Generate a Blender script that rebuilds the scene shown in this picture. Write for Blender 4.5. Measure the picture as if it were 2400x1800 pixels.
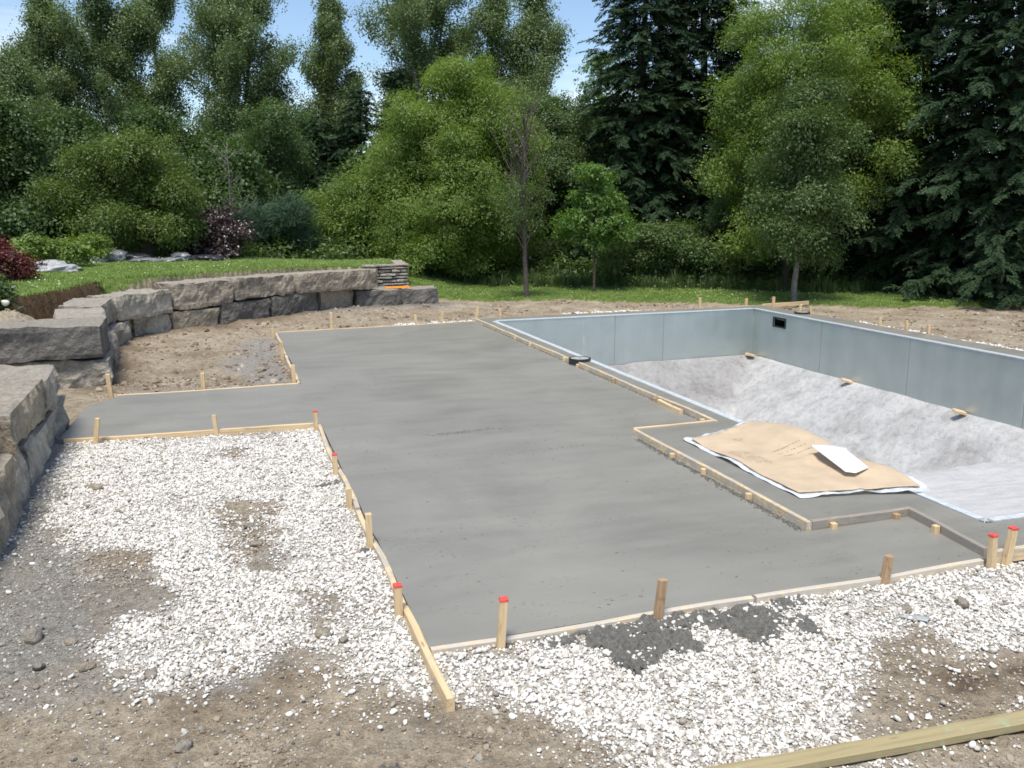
import bpy, bmesh, math, random
import numpy as np
from mathutils import Vector, Matrix

for o in list(bpy.data.objects):
    bpy.data.objects.remove(o)
scene = bpy.context.scene
COL = scene.collection
rnd = random.Random(7)
rng = np.random.default_rng(11)

# ------------------------------------------------------------------ camera, sky, sun
CAM_H = 2.2
cam_d = bpy.data.cameras.new('camera')
cam = bpy.data.objects.new('camera', cam_d)
COL.objects.link(cam)
cam_d.sensor_width = 36.0
cam_d.lens = 36.0 * 2040.0 / 2400.0
cam_d.clip_start = 0.05
cam_d.clip_end = 2000.0
cX = Vector((0.94983659, -0.31274662, 0.0))
cD = Vector((-0.06133466, -0.18627828, -0.98058068))   # image down
cF = Vector((0.3066733, 0.93139141, -0.19611614))      # view direction
m = Matrix.Identity(4)
for i in range(3):
    m[i][0] = cX[i]; m[i][1] = -cD[i]; m[i][2] = -cF[i]
m[2][3] = CAM_H
cam.matrix_world = m
scene.camera = cam

SUN = Vector((-0.22, -0.36, 1.0)).normalized()
world = bpy.data.worlds.new('World')
scene.world = world
world.use_nodes = True
wn, wl = world.node_tree.nodes, world.node_tree.links
wn.clear()
sky = wn.new('ShaderNodeTexSky'); sky.sky_type = 'NISHITA'; sky.sun_disc = False
sky.sun_elevation = math.asin(SUN.z)
sky.sun_rotation = math.atan2(SUN.x, SUN.y)
sky.altitude = 200; sky.air_density = 1.0; sky.dust_density = 0.3; sky.ozone_density = 1.8
wtc = wn.new('ShaderNodeTexCoord')
wmap = wn.new('ShaderNodeMapping'); wmap.inputs['Scale'].default_value = (1.1, 1.1, 7.0)
wmap.inputs['Rotation'].default_value = (0.0, 0.10, 0.35)
wno = wn.new('ShaderNodeTexNoise'); wno.inputs['Scale'].default_value = 2.2
wno.inputs['Detail'].default_value = 7.0; wno.inputs['Roughness'].default_value = 0.55
wcr = wn.new('ShaderNodeValToRGB')
wcr.color_ramp.elements[0].position = 0.50; wcr.color_ramp.elements[0].color = (0, 0, 0, 1)
wcr.color_ramp.elements[1].position = 0.80; wcr.color_ramp.elements[1].color = (1, 1, 1, 1)
wmix = wn.new('ShaderNodeMix'); wmix.data_type = 'RGBA'
wmix.inputs[7].default_value = (7.6, 7.8, 8.2, 1)
wbg = wn.new('ShaderNodeBackground'); wbg.inputs['Strength'].default_value = 0.115
wout = wn.new('ShaderNodeOutputWorld')
wl.new(wtc.outputs['Generated'], wmap.inputs['Vector'])
wl.new(wmap.outputs['Vector'], wno.inputs['Vector'])
wl.new(wno.outputs['Fac'], wcr.inputs['Fac'])
wl.new(wcr.outputs['Color'], wmix.inputs[0])
wl.new(sky.outputs['Color'], wmix.inputs[6])
wl.new(wmix.outputs[2], wbg.inputs['Color'])
wl.new(wbg.outputs['Background'], wout.inputs['Surface'])

sun_d = bpy.data.lights.new('sun', 'SUN')
sun_d.energy = 3.2; sun_d.angle = math.radians(18.0); sun_d.color = (1.0, 0.92, 0.78)
sun = bpy.data.objects.new('sun', sun_d)
COL.objects.link(sun)
sun.rotation_euler = SUN.to_track_quat('Z', 'Y').to_euler()
scene.view_settings.view_transform = 'Standard'
scene.view_settings.look = 'None'
scene.view_settings.exposure = 0.58
scene.view_settings.gamma = 1.0
scene.view_settings.use_curve_mapping = False
scene.render.engine = 'CYCLES'
scene.cycles.pixel_filter_type = 'BLACKMAN_HARRIS'
scene.cycles.filter_width = 1.65
scene.cycles.max_bounces = 5
scene.cycles.diffuse_bounces = 3
scene.cycles.glossy_bounces = 2
scene.cycles.transmission_bounces = 3
scene.cycles.transparent_max_bounces = 6

# ------------------------------------------------------------------ numeric helpers
def hash3(i, j, k, seed):
    n = (i * 374761393 + j * 668265263 + k * 2147483647 + seed * 974711) & 0xffffffff
    n = ((n ^ (n >> 13)) * 1274126177) & 0xffffffff
    n = (n ^ (n >> 16)) & 0xffffffff
    return n.astype(np.float64) / 4294967295.0

def vnoise(x, y, z=None, seed=0):
    x = np.asarray(x, float); y = np.asarray(y, float)
    z = np.zeros_like(x) if z is None else np.asarray(z, float)
    xi, yi, zi = (np.floor(a).astype(np.int64) for a in (x, y, z))
    f = [a - np.floor(a) for a in (x, y, z)]
    u = [a * a * (3 - 2 * a) for a in f]
    r = 0.0
    for a in (0, 1):
        for b in (0, 1):
            for c in (0, 1):
                w = (u[0] if a else 1 - u[0]) * (u[1] if b else 1 - u[1]) * (u[2] if c else 1 - u[2])
                r = r + w * hash3(xi + a, yi + b, zi + c, seed)
    return r * 2 - 1

def fbm(x, y, z=None, oct=4, seed=0, gain=0.5):
    r = 0.0; a = 1.0; s = 1.0
    for k in range(oct):
        r = r + a * vnoise(np.asarray(x) * s, np.asarray(y) * s, None if z is None else np.asarray(z) * s, seed + k * 17)
        a *= gain; s *= 2.03
    return r

def in_poly(x, y, poly):
    x = np.asarray(x, float); y = np.asarray(y, float)
    ins = np.zeros(x.shape, bool)
    n = len(poly)
    for i in range(n):
        x0, y0 = poly[i]; x1, y1 = poly[(i + 1) % n]
        c = ((y0 > y) != (y1 > y))
        with np.errstate(divide='ignore', invalid='ignore'):
            xi = (x1 - x0) * (y - y0) / (y1 - y0 if y1 != y0 else 1e-9) + x0
        ins ^= c & (x < xi)
    return ins

def sdist(x, y, poly, closed=True):
    """distance to the outline, positive inside"""
    x = np.asarray(x, float); y = np.asarray(y, float)
    d = np.full(x.shape, 1e9)
    n = len(poly)
    for i in range(n if closed else n - 1):
        x0, y0 = poly[i]; x1, y1 = poly[(i + 1) % n]
        dx, dy = x1 - x0, y1 - y0
        t = np.clip(((x - x0) * dx + (y - y0) * dy) / (dx * dx + dy * dy + 1e-12), 0, 1)
        d = np.minimum(d, np.hypot(x - x0 - t * dx, y - y0 - t * dy))
    if closed:
        d = np.where(in_poly(x, y, poly), d, -d)
    return d

def sstep(a, b, v):
    t = np.clip((v - a) / (b - a), 0, 1)
    return t * t * (3 - 2 * t)

# ------------------------------------------------------------------ object helpers
def link(name, me, mat=None, parent=None):
    o = bpy.data.objects.new(name, me)
    COL.objects.link(o)
    if mat is not None and me is not None and not me.materials:
        me.materials.append(mat)
    if parent is not None:
        o.parent = parent
    return o

def mesh(name, v, f, mat=None, parent=None, smooth=False):
    me = bpy.data.meshes.new(name)
    me.from_pydata([tuple(p) for p in v], [], [tuple(q) for q in f])
    me.update()
    if smooth:
        me.polygons.foreach_set('use_smooth', [True] * len(me.polygons))
    return link(name, me, mat, parent)

def bm_obj(name, bm, mat=None, parent=None, smooth=False):
    me = bpy.data.meshes.new(name)
    bm.normal_update()
    bm.to_mesh(me); bm.free()
    if smooth:
        me.polygons.foreach_set('use_smooth', [True] * len(me.polygons))
    return link(name, me, mat, parent)

def empty(name, loc, rz=0.0):
    o = bpy.data.objects.new(name, None)
    COL.objects.link(o)
    o.location = loc; o.rotation_euler = (0, 0, rz)
    o.empty_display_size = 0.1
    return o

def tag(o, label=None, cat=None, group=None, kind=None):
    if label: o['label'] = label
    if cat: o['category'] = cat
    if group: o['group'] = group
    if kind: o['kind'] = kind
    return o

def box_bm(sx, sy, sz, centre=(0, 0, 0), bev=0.0, seg=1):
    bm = bmesh.new()
    bmesh.ops.create_cube(bm, size=1.0)
    for v in bm.verts:
        v.co = Vector((v.co.x * sx + centre[0], v.co.y * sy + centre[1], v.co.z * sz + centre[2]))
    if bev > 0:
        bmesh.ops.bevel(bm, geom=list(bm.edges), offset=bev, segments=seg, affect='EDGES')
    return bm

def tube(pts, radii, n=7, seed=0, cap=True):
    """verts, faces of a tapered tube through pts"""
    pts = [Vector(p) for p in pts]
    V, Fc = [], []
    ref = Vector((0.31, 0.17, 0.93)).normalized()
    for i, p in enumerate(pts):
        a = pts[max(i - 1, 0)]; b = pts[min(i + 1, len(pts) - 1)]
        t = (b - a).normalized()
        u = t.cross(ref)
        if u.length < 0.05: u = t.cross(Vector((1, 0, 0)))
        u.normalize(); w = t.cross(u)
        for k in range(n):
            an = 2 * math.pi * k / n
            V.append(p + (u * math.cos(an) + w * math.sin(an)) * radii[i])
    for i in range(len(pts) - 1):
        for k in range(n):
            Fc.append((i * n + k, i * n + (k + 1) % n, (i + 1) * n + (k + 1) % n, (i + 1) * n + k))
    if cap:
        Fc.append(tuple(range((len(pts) - 1) * n, len(pts) * n)))
    return V, Fc

class Mesh:
    def __init__(s): s.v = []; s.f = []
    def add(s, vf):
        o = len(s.v); s.v += list(vf[0]); s.f += [tuple(i + o for i in q) for q in vf[1]]
    def build(s, name, mat, parent=None, smooth=True): return mesh(name, s.v, s.f, mat, parent, smooth)

# ------------------------------------------------------------------ material helpers
def new_mat(name):
    mt = bpy.data.materials.new(name); mt.use_nodes = True
    nt = mt.node_tree
    return mt, nt.nodes, nt.links, nt.nodes['Principled BSDF']

def noise_node(n, l, scale, detail=4, rough=0.55, vec=None, dist=0.0):
    t = n.new('ShaderNodeTexNoise')
    t.inputs['Scale'].default_value = scale; t.inputs['Detail'].default_value = detail
    t.inputs['Roughness'].default_value = rough; t.inputs['Distortion'].default_value = dist
    if vec is not None: l.new(vec, t.inputs['Vector'])
    return t

def ramp(n, l, fac, stops):
    r = n.new('ShaderNodeValToRGB')
    els = r.color_ramp.elements
    while len(els) < len(stops): els.new(0.5)
    for e, (p, c) in zip(els, stops):
        e.position = p; e.color = (c[0], c[1], c[2], 1) if len(c) == 3 else c
    l.new(fac, r.inputs['Fac'])
    return r

def mixc(n, l, fac, a, b, mode='MIX'):
    x = n.new('ShaderNodeMix'); x.data_type = 'RGBA'; x.blend_type = mode
    for s, v in ((0, fac), (6, a), (7, b)):
        if isinstance(v, (int, float)): x.inputs[s].default_value = v
        elif isinstance(v, tuple): x.inputs[s].default_value = (*v, 1) if len(v) == 3 else v
        else: l.new(v, x.inputs[s])
    return x.outputs[2]

def mathn(n, l, op, a, b=None):
    x = n.new('ShaderNodeMath'); x.operation = op
    for s, v in ((0, a), (1, b)):
        if v is None: continue
        if isinstance(v, (int, float)): x.inputs[s].default_value = v
        else: l.new(v, x.inputs[s])
    return x.outputs[0]

def mapping(n, l, src, scale=(1, 1, 1), rot=(0, 0, 0)):
    mp = n.new('ShaderNodeMapping')
    mp.inputs['Scale'].default_value = scale; mp.inputs['Rotation'].default_value = rot
    l.new(src, mp.inputs['Vector'])
    return mp.outputs['Vector']

def bump(n, l, bsdf, h, strength=0.5, dist=0.01):
    b = n.new('ShaderNodeBump')
    b.inputs['Strength'].default_value = strength; b.inputs['Distance'].default_value = dist
    l.new(h, b.inputs['Height']); l.new(b.outputs['Normal'], bsdf.inputs['Normal'])
    return b

G3 = lambda v: (v, v, v)

def leaf_mat(name, c0, c1, trans=0.35, rough=0.5, spec=0.35):
    mt, n, l, b = new_mat(name)
    n.remove(b)
    oi = n.new('ShaderNodeObjectInfo')
    geo = n.new('ShaderNodeNewGeometry')
    no = noise_node(n, l, 0.9, 1, 0.5, geo.outputs['Position'])
    f = mathn(n, l, 'ADD', mathn(n, l, 'MULTIPLY', oi.outputs['Random'], 0.28), mathn(n, l, 'MULTIPLY', no.outputs['Fac'], 0.7))
    col = ramp(n, l, f, [(0.05, c0), (0.80, c1)]).outputs['Color']
    df = n.new('ShaderNodeBsdfDiffuse'); l.new(col, df.inputs['Color'])
    tr = n.new('ShaderNodeBsdfTranslucent')
    l.new(mixc(n, l, 0.5, col, (c1[0] * 1.3, c1[1] * 1.35, c1[2] * 0.6)), tr.inputs['Color'])
    mx = n.new('ShaderNodeMixShader'); mx.inputs[0].default_value = trans
    l.new(df.outputs[0], mx.inputs[1]); l.new(tr.outputs[0], mx.inputs[2])
    gl = n.new('ShaderNodeBsdfGlossy'); gl.inputs['Roughness'].default_value = rough; gl.inputs['Color'].default_value = (0.9, 0.95, 1.0, 1)
    mg = n.new('ShaderNodeMixShader'); mg.inputs[0].default_value = spec * 0.12
    l.new(mx.outputs[0], mg.inputs[1]); l.new(gl.outputs[0], mg.inputs[2])
    l.new(mg.outputs[0], n['Material Output'].inputs['Surface'])
    return mt

def plain(name, c, rough=0.7, metal=0.0, var=0.25, scale=12.0, bmp=0.2, bdist=0.004):
    mt, n, l, b = new_mat(name)
    tc = n.new('ShaderNodeTexCoord')
    no = noise_node(n, l, scale, 5, 0.6, tc.outputs['Object'])
    lo = tuple(max(0, x * (1 - var)) for x in c); hi = tuple(min(1, x * (1 + var)) for x in c)
    l.new(ramp(n, l, no.outputs['Fac'], [(0.3, lo), (0.7, hi)]).outputs['Color'], b.inputs['Base Color'])
    b.inputs['Roughness'].default_value = rough; b.inputs['Metallic'].default_value = metal
    if bmp: bump(n, l, b, no.outputs['Fac'], bmp, bdist)
    return mt

def wood_mat(name, c, axis='X', stain=0.0, dark=0.55, stain_col=(0.20, 0.195, 0.18)):
    mt, n, l, b = new_mat(name)
    tc = n.new('ShaderNodeTexCoord'); oi = n.new('ShaderNodeObjectInfo')
    off = n.new('ShaderNodeVectorMath'); off.operation = 'ADD'
    cmb = n.new('ShaderNodeCombineXYZ')
    for k in range(3): l.new(mathn(n, l, 'MULTIPLY', oi.outputs['Random'], 7.0 + 5 * k), cmb.inputs[k])
    l.new(tc.outputs['Object'], off.inputs[0]); l.new(cmb.outputs[0], off.inputs[1])
    sc = (2.2, 48, 48) if axis == 'X' else (48, 48, 4.0)
    v = mapping(n, l, off.outputs[0], sc)
    gr = noise_node(n, l, 1.0, 4, 0.6, v, 0.6)
    big = noise_node(n, l, 3.0, 2, 0.5, off.outputs[0])
    lo = tuple(x * dark for x in c)
    col = ramp(n, l, gr.outputs['Fac'], [(0.32, lo), (0.5, c), (0.8, tuple(min(1, x * 1.1) for x in c))]).outputs['Color']
    col = mixc(n, l, mathn(n, l, 'MULTIPLY', big.outputs['Fac'], 0.35), col, (c[0] * 1.0, c[1] * 0.82, c[2] * 0.62))
    # knots
    vo = n.new('ShaderNodeTexVoronoi'); vo.inputs['Scale'].default_value = 1.0
    l.new(mapping(n, l, off.outputs[0], (3.0, 14, 14) if axis == 'X' else (14, 14, 7)), vo.inputs['Vector'])
    kn = ramp(n, l, vo.outputs['Distance'], [(0.06, G3(1)), (0.13, G3(0))]).outputs['Color']
    col = mixc(n, l, mathn(n, l, 'MULTIPLY', kn, 0.7), col, (c[0] * 0.35, c[1] * 0.25, c[2] * 0.18))
    if stain > 0:
        sn = noise_node(n, l, 9.0, 6, 0.68, off.outputs[0], 0.8)
        msk = ramp(n, l, sn.outputs['Fac'], [(0.62 - 0.3 * stain, G3(0)), (0.72 - 0.3 * stain, G3(1))]).outputs['Color']
        col = mixc(n, l, mathn(n, l, 'MULTIPLY', msk, 0.85), col, stain_col)
    l.new(col, b.inputs['Base Color'])
    b.inputs['Roughness'].default_value = 0.72
    bump(n, l, b, gr.outputs['Fac'], 0.25, 0.003)
    return mt

# ------------------------------------------------------------------ scattering on points (one object of tiny pieces)
def proto(name, v, f, mat, smooth=False):
    me = bpy.data.meshes.new(name)
    me.from_pydata([tuple(p) for p in v], [], [tuple(q) for q in f]); me.update()
    if smooth: me.polygons.foreach_set('use_smooth', [True] * len(me.polygons))
    me.materials.append(mat)
    return bpy.data.objects.new(name, me)

_groups = {}
def scatter_group(protos):
    key = tuple(p.name for p in protos)
    if key in _groups: return _groups[key]
    ng = bpy.data.node_groups.new('scatter', 'GeometryNodeTree')
    ng.interface.new_socket('Geometry', in_out='INPUT', socket_type='NodeSocketGeometry')
    ng.interface.new_socket('Geometry', in_out='OUTPUT', socket_type='NodeSocketGeometry')
    N, L = ng.nodes, ng.links
    gi = N.new('NodeGroupInput'); go = N.new('NodeGroupOutput')
    jn = N.new('GeometryNodeJoinGeometry')
    for p in reversed(protos):
        oi = N.new('GeometryNodeObjectInfo'); oi.inputs['Object'].default_value = p
        gt = N.new('GeometryNodeGeometryToInstance')
        L.new(oi.outputs['Geometry'], gt.inputs[0]); L.new(gt.outputs[0], jn.inputs[0])
    ip = N.new('GeometryNodeInstanceOnPoints'); ip.inputs['Pick Instance'].default_value = True
    def attr(nm, ty):
        a = N.new('GeometryNodeInputNamedAttribute'); a.data_type = ty
        a.inputs['Name'].default_value = nm
        return a.outputs[0]
    L.new(gi.outputs[0], ip.inputs['Points']); L.new(jn.outputs[0], ip.inputs['Instance'])
    L.new(attr('variant', 'INT'), ip.inputs['Instance Index'])
    L.new(attr('turn', 'FLOAT_VECTOR'), ip.inputs['Rotation'])
    L.new(attr('size', 'FLOAT_VECTOR'), ip.inputs['Scale'])
    L.new(ip.outputs[0], go.inputs[0])
    _groups[key] = ng
    return ng

def scatter(name, pts, rot, size, protos, parent=None):
    pts = np.asarray(pts, float); n = len(pts)
    me = bpy.data.meshes.new(name)
    me.vertices.add(n)
    me.vertices.foreach_set('co', pts.astype(np.float32).ravel())
    a = me.attributes.new('variant', 'INT', 'POINT')
    a.data.foreach_set('value', rng.integers(0, len(protos), n).astype(np.int32))
    a = me.attributes.new('turn', 'FLOAT_VECTOR', 'POINT')
    a.data.foreach_set('vector', np.asarray(rot, np.float32).ravel())
    size = np.asarray(size, np.float32)
    if size.ndim == 1: size = np.repeat(size[:, None], 3, 1)
    a = me.attributes.new('size', 'FLOAT_VECTOR', 'POINT')
    a.data.foreach_set('vector', size.ravel())
    me.update()
    me.materials.append(protos[0].data.materials[0])
    o = link(name, me, None, parent)
    md = o.modifiers.new('scatter', 'NODES'); md.node_group = scatter_group(protos)
    return o

def rand_rot(n, tilt=3.14):
    return np.stack([rng.uniform(-tilt, tilt, n), rng.uniform(-tilt, tilt, n), rng.uniform(0, 6.283, n)], 1)

# ------------------------------------------------------------------ layout (metres; camera above the origin, +Y along the pool)
SLAB_Z = -0.05
SLAB = [(0.90, 4.13), (4.66, 4.15), (4.76, 4.96), (3.86, 4.94), (3.88, 7.80), (4.84, 7.86), (4.86, 17.18), (0.88, 16.68),
        (0.88, 11.56), (-1.30, 11.50), (-1.62, 10.95), (-1.66, 9.42), (0.89, 9.30)]
POOL = [(5.13, 4.62), (11.35, 4.62), (11.42, 17.05), (5.15, 16.74)]
COPE_OUT = [(4.70, 4.15), (12.0, 4.15), (12.02, 17.60), (4.90, 17.24), (4.89, 7.90), (3.92, 7.85), (3.90, 4.98), (4.80, 5.00)]
WALL_LINE = [(-1.57, 12.5), (-1.75, 14.5), (-1.85, 16.3), (-1.5, 17.4), (-0.1, 18.4), (1.2, 19.5), (2.5, 20.8), (3.7, 21.1), (5.0, 21.1)]
UPPER = [(-2.3, 3.0), (-2.35, 10.1), (-3.3, 10.5), (-3.4, 13.2), (-2.35, 14.2), (-2.42, 16.5), (-1.95, 17.95), (-0.55, 19.1), (0.75, 20.2), (2.0, 21.5), (3.3, 21.95),
         (4.2, 22.35), (4.35, 24.0), (4.6, 25.0), (6.0, 30.0), (9.0, 60.0), (-90, 60.0), (-90, 3.0)]
LAWN = [(5.1, 21.9), (6.5, 21.5), (8.5, 21.1), (10.0, 20.1), (13.0, 18.5), (15.2, 17.0), (18.4, 16.2), (26, 13.5), (60, 4), (70, 40), (5.4, 40), (4.6, 24), (4.3, 22.4)]
WOOD = [(-30, 25.5), (-4.0, 24.6), (0.0, 24.2), (3.0, 24.6), (5.4, 26.0), (10.3, 23.4), (15.3, 20.3), (21.0, 18.4), (32, 15), (80, 2), (90, 120), (-90, 120), (-90, 24)]
GRAV_A = [(-1.52, 9.38), (0.87, 9.32), (0.86, 8.29), (0.87, 6.01), (0.88, 4.64), (0.88, 3.85), (0.8, 3.84), (0.63, 3.93), (0.5, 4.03), (0.38, 4.29), (0.27, 4.57),
          (0.13, 4.47), (-0.05, 4.34), (-0.29, 4.21), (-0.52, 4.37), (-0.67, 4.55), (-0.67, 5.1), (-0.38, 5.3), (-0.26, 5.32), (-0.45, 5.79), (-0.53, 6.29), (-0.77, 6.46), (-1.16, 6.5), (-1.33, 7.42)]
GRAV_B = [(0.9, 4.1), (4.66, 4.12), (6.5, 4.12), (6.5, 3.7), (4.3, 3.25), (3.65, 3.35), (3.69, 3.65), (3.39, 3.66), (3.04, 3.5), (2.92, 3.19), (2.65, 2.93),
          (2.57, 2.72), (1.6, 2.83), (1.51, 3.1), (1.37, 3.35), (1.26, 3.52), (1.07, 3.72), (0.9, 3.79)]
GRAV_HOLES = [[(-0.13, 7.3), (0.25, 7.0), (0.28, 6.11), (0.19, 5.62), (-0.02, 5.88), (-0.25, 6.47)], [(-0.2, 8.75), (0.05, 8.7), (0.02, 8.5), (-0.2, 8.55)],
              [(0.3, 5.2), (0.55, 5.1), (0.6, 4.75), (0.35, 4.7)]]
GRAV_FAR = [[(12.02, 16.4), (12.5, 16.0), (12.6, 13.0), (12.9, 9.0), (12.02, 9.0)], [(3.3, 17.25), (5.1, 17.45), (5.1, 17.75), (3.4, 17.7)],
            [(6.6, 17.7), (9.5, 17.85), (9.5, 18.25), (7.2, 18.3)]]

def upper_z(x, y):
    return 0.80 + 0.20 * sstep(13.5, 23, y) * sstep(4.0, -2.0, x) + 0.12 * sstep(24, 60, y)

def trench_width(x, y):
    return 0.14 + 0.85 * sstep(17.0, 14.8, y) + 0.10 * fbm(x * 0.8, y * 0.8, oct=2, seed=9)

def ground_z(x, y):
    x = np.asarray(x, float); y = np.asarray(y, float)
    base = -0.125 + 0.018 * fbm(x * 0.7, y * 0.7, oct=3, seed=3)
    base = base + 0.05 * sstep(21.0, 26.0, y + 0.35 * (x - 5.5) * (x > 5.5))
    d = sdist(x, y, UPPER)
    # sloping lawn outside the end of the raised part
    base = base + 0.42 * sstep(-2.4, 0.0, d) * sstep(21.5, 22.4, y) * sstep(3.2, 4.2, x)
    # backfill banked up towards the curved stone wall
    dw = sdist(x, y, WALL_LINE, closed=False)
    base = base + 0.07 * sstep(0.9, 0.05, dw) * (y > 13.0)
    rough = sstep(11.6, 12.6, y) * (1 - sstep(-0.05, 0.05, d)) * np.where((x > 0.9) & (x < 12.0) & (y < 17.3), 0, 1)
    base = base + rough * (0.030 * fbm(x * 3.1, y * 3.1, oct=4, seed=21, gain=0.6))
    up = upper_z(x, y)
    trench_w = trench_width(x, y)
    tr = sstep(0.0, 0.08, d) * (1 - sstep(trench_w, trench_w + 0.12, d)) * (y > 11.0) * sstep(18.6, 17.4, y)
    up = up - 0.5 * tr
    mound = 0.50 * np.exp(-(((x + 3.1) / 0.55) ** 2 + ((y - 14.3) / 0.75) ** 2)) * (1 + 0.15 * fbm(x * 5, y * 5, oct=3, seed=5))
    up = up - 0.38 * sstep(14.6, 14.0, y) * (y > 11.0) + mound
    z = base + (up - base) * sstep(-0.02, 0.05, d)
    lawn = in_poly(x, y, LAWN) & (d < 0)
    z = z + 0.05 * sstep(0.0, 0.12, sdist(x, y, LAWN)) * lawn
    near = sstep(11, 8, y) * (d < 0)
    z = z + 0.030 * sstep(0.35, 0.05, -sdist(x, y, SLAB)) * (y < 9.6) * (d < 0)
    z = z + near * (0.010 * fbm(x * 5.5, y * 5.5, oct=4, seed=31, gain=0.6) + 0.006 * fbm(x * 15, y * 15, oct=2, seed=33))
    return z

def gravel_amount(x, y):
    w = 0.10 * fbm(x * 2.3, y * 2.3, oct=3, seed=41) + 0.06 * fbm(x * 8, y * 8, oct=2, seed=44)
    a = np.maximum(sdist(x, y, GRAV_A), sdist(x, y, GRAV_B))
    for h in GRAV_HOLES:
        a = np.minimum(a, -sdist(x, y, h))
    for p in GRAV_FAR:
        a = np.maximum(a, sdist(x, y, p))
    g = sstep(-0.15, 0.12, a + w)
    g = np.where(in_poly(x, y, SLAB) | in_poly(x, y, COPE_OUT), 0, g)
    return g

# ------------------------------------------------------------------ ground
def lines(segs):
    out = []
    for a, b, s in segs:
        n = max(1, int(round((b - a) / s)))
        out += list(np.linspace(a, b, n, endpoint=False))
    out.append(segs[-1][1])
    return np.array(out)
gx = lines([(-300, -60, 40), (-60, -12, 6), (-12, -4.5, 0.4), (-4.5, -1.7, 0.09), (-1.7, 4.8, 0.036), (4.8, 13.5, 0.10), (13.5, 30, 0.3), (30, 90, 5), (90, 320, 40)])
gy = lines([(-60, -4, 8), (-4, 2.2, 0.3), (2.2, 7.5, 0.036), (7.5, 12, 0.07), (12, 23, 0.085), (23, 30, 0.25), (30, 70, 2), (70, 400, 40)])
GX, GY = np.meshgrid(gx, gy, indexing='ij')
GZ = ground_z(GX.ravel(), GY.ravel()).reshape(GX.shape)
nx, ny = GX.shape
idx = np.arange(nx * ny).reshape(nx, ny)
q = np.stack([idx[:-1, :-1], idx[1:, :-1], idx[1:, 1:], idx[:-1, 1:]], -1).reshape(-1, 4)
mx = (GX[:-1, :-1] + GX[1:, 1:]).ravel() / 2; my = (GY[:-1, :-1] + GY[1:, 1:]).ravel() / 2
inpool = in_poly(mx, my, [(4.95, 4.45), (11.55, 4.45), (11.6, 17.2), (4.95, 17.0)]) | in_poly(mx, my, [(4.0, 5.1), (5.2, 5.1), (5.2, 7.7), (4.0, 7.7)])
q = q[~inpool]
me = bpy.data.meshes.new('ground')
me.vertices.add(nx * ny)
me.vertices.foreach_set('co', np.stack([GX.ravel(), GY.ravel(), GZ.ravel()], 1).astype(np.float32).ravel())
me.loops.add(len(q) * 4); me.polygons.add(len(q))
me.loops.foreach_set('vertex_index', q.ravel().astype(np.int32))
me.polygons.foreach_set('loop_start', (np.arange(len(q)) * 4).astype(np.int32))
me.polygons.foreach_set('use_smooth', np.ones(len(q), bool))
me.update(calc_edges=True)
fx, fy = GX.ravel(), GY.ravel()
UD = sdist(fx, fy, UPPER)
gm = gravel_amount(fx, fy)
tr_w = trench_width(fx, fy)
grass_up = (UD > np.where(fy < 17.9, tr_w + 0.15, 0.07)) & (fy > 15.2) & (fx > -40)
grass_m = (grass_up | (in_poly(fx, fy, LAWN) & (UD < 0))).astype(float)
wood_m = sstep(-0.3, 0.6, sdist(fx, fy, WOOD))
# crushed grey limestone: along the near wall, in a strip beside the slab and around the left front
scr = sstep(0.5, 0.0, fx - (-1.15) + 0.25 * fbm(fx * 1.6, fy * 1.6, oct=3, seed=51)) * (fy < 9.6) * (fy > 4.6)
scr = np.maximum(scr, 0.9 * sstep(-0.05, 0.2, sdist(fx, fy, [(0.15, 11.6), (0.9, 11.6), (0.9, 16.6), (0.3, 16.7), (-0.1, 14.0)]) + 0.15 * fbm(fx * 2, fy * 2, oct=3, seed=52)))
scr = np.maximum(scr, 0.7 * sstep(0.45, 0.65, 0.5 + 0.5 * fbm(fx * 1.1 + 3, fy * 1.1, oct=3, seed=53)) * (fy < 6.0) * sstep(1.2, -0.2, fx))
scr = np.maximum(scr, 0.75 * sstep(-0.1, 0.15, sdist(fx, fy, [(-1.3, 11.5), (0.3, 11.5), (0.2, 12.1), (-1.2, 12.3)]) + 0.12 * fbm(fx * 3, fy * 3, oct=2, seed=54)))
scr = np.maximum(scr, 0.8 * sstep(0.85, 0.35, sdist(fx, fy, [(2.0, 20.3), (2.5, 20.8), (3.7, 21.1), (5.0, 21.1)], False)) * (fy < 21.2))
wet = sstep(0.05, 0.5, sdist(fx, fy, [(3.2, 2.9), (3.1, 3.3), (3.7, 3.45), (4.6, 3.3), (4.4, 2.9), (3.8, 2.7)]) + 0.14 * fbm(fx * 3, fy * 3, oct=3, seed=61))
wet = np.maximum(wet, 0.55 * sstep(0.6, 0.0, sdist(fx, fy, WALL_LINE, False)) * (UD < 0))
wet = np.maximum(wet, 1.0 * ((UD > -0.1) & (UD < tr_w + 0.20) & (fy > 14.9) & (fy < 18.0)))  # trench bank: moist topsoil, with its shade also put into the colour
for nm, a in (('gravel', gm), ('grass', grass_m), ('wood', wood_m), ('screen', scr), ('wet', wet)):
    at = me.attributes.new(nm, 'FLOAT', 'POINT'); at.data.foreach_set('value', a.astype(np.float32))

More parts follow.
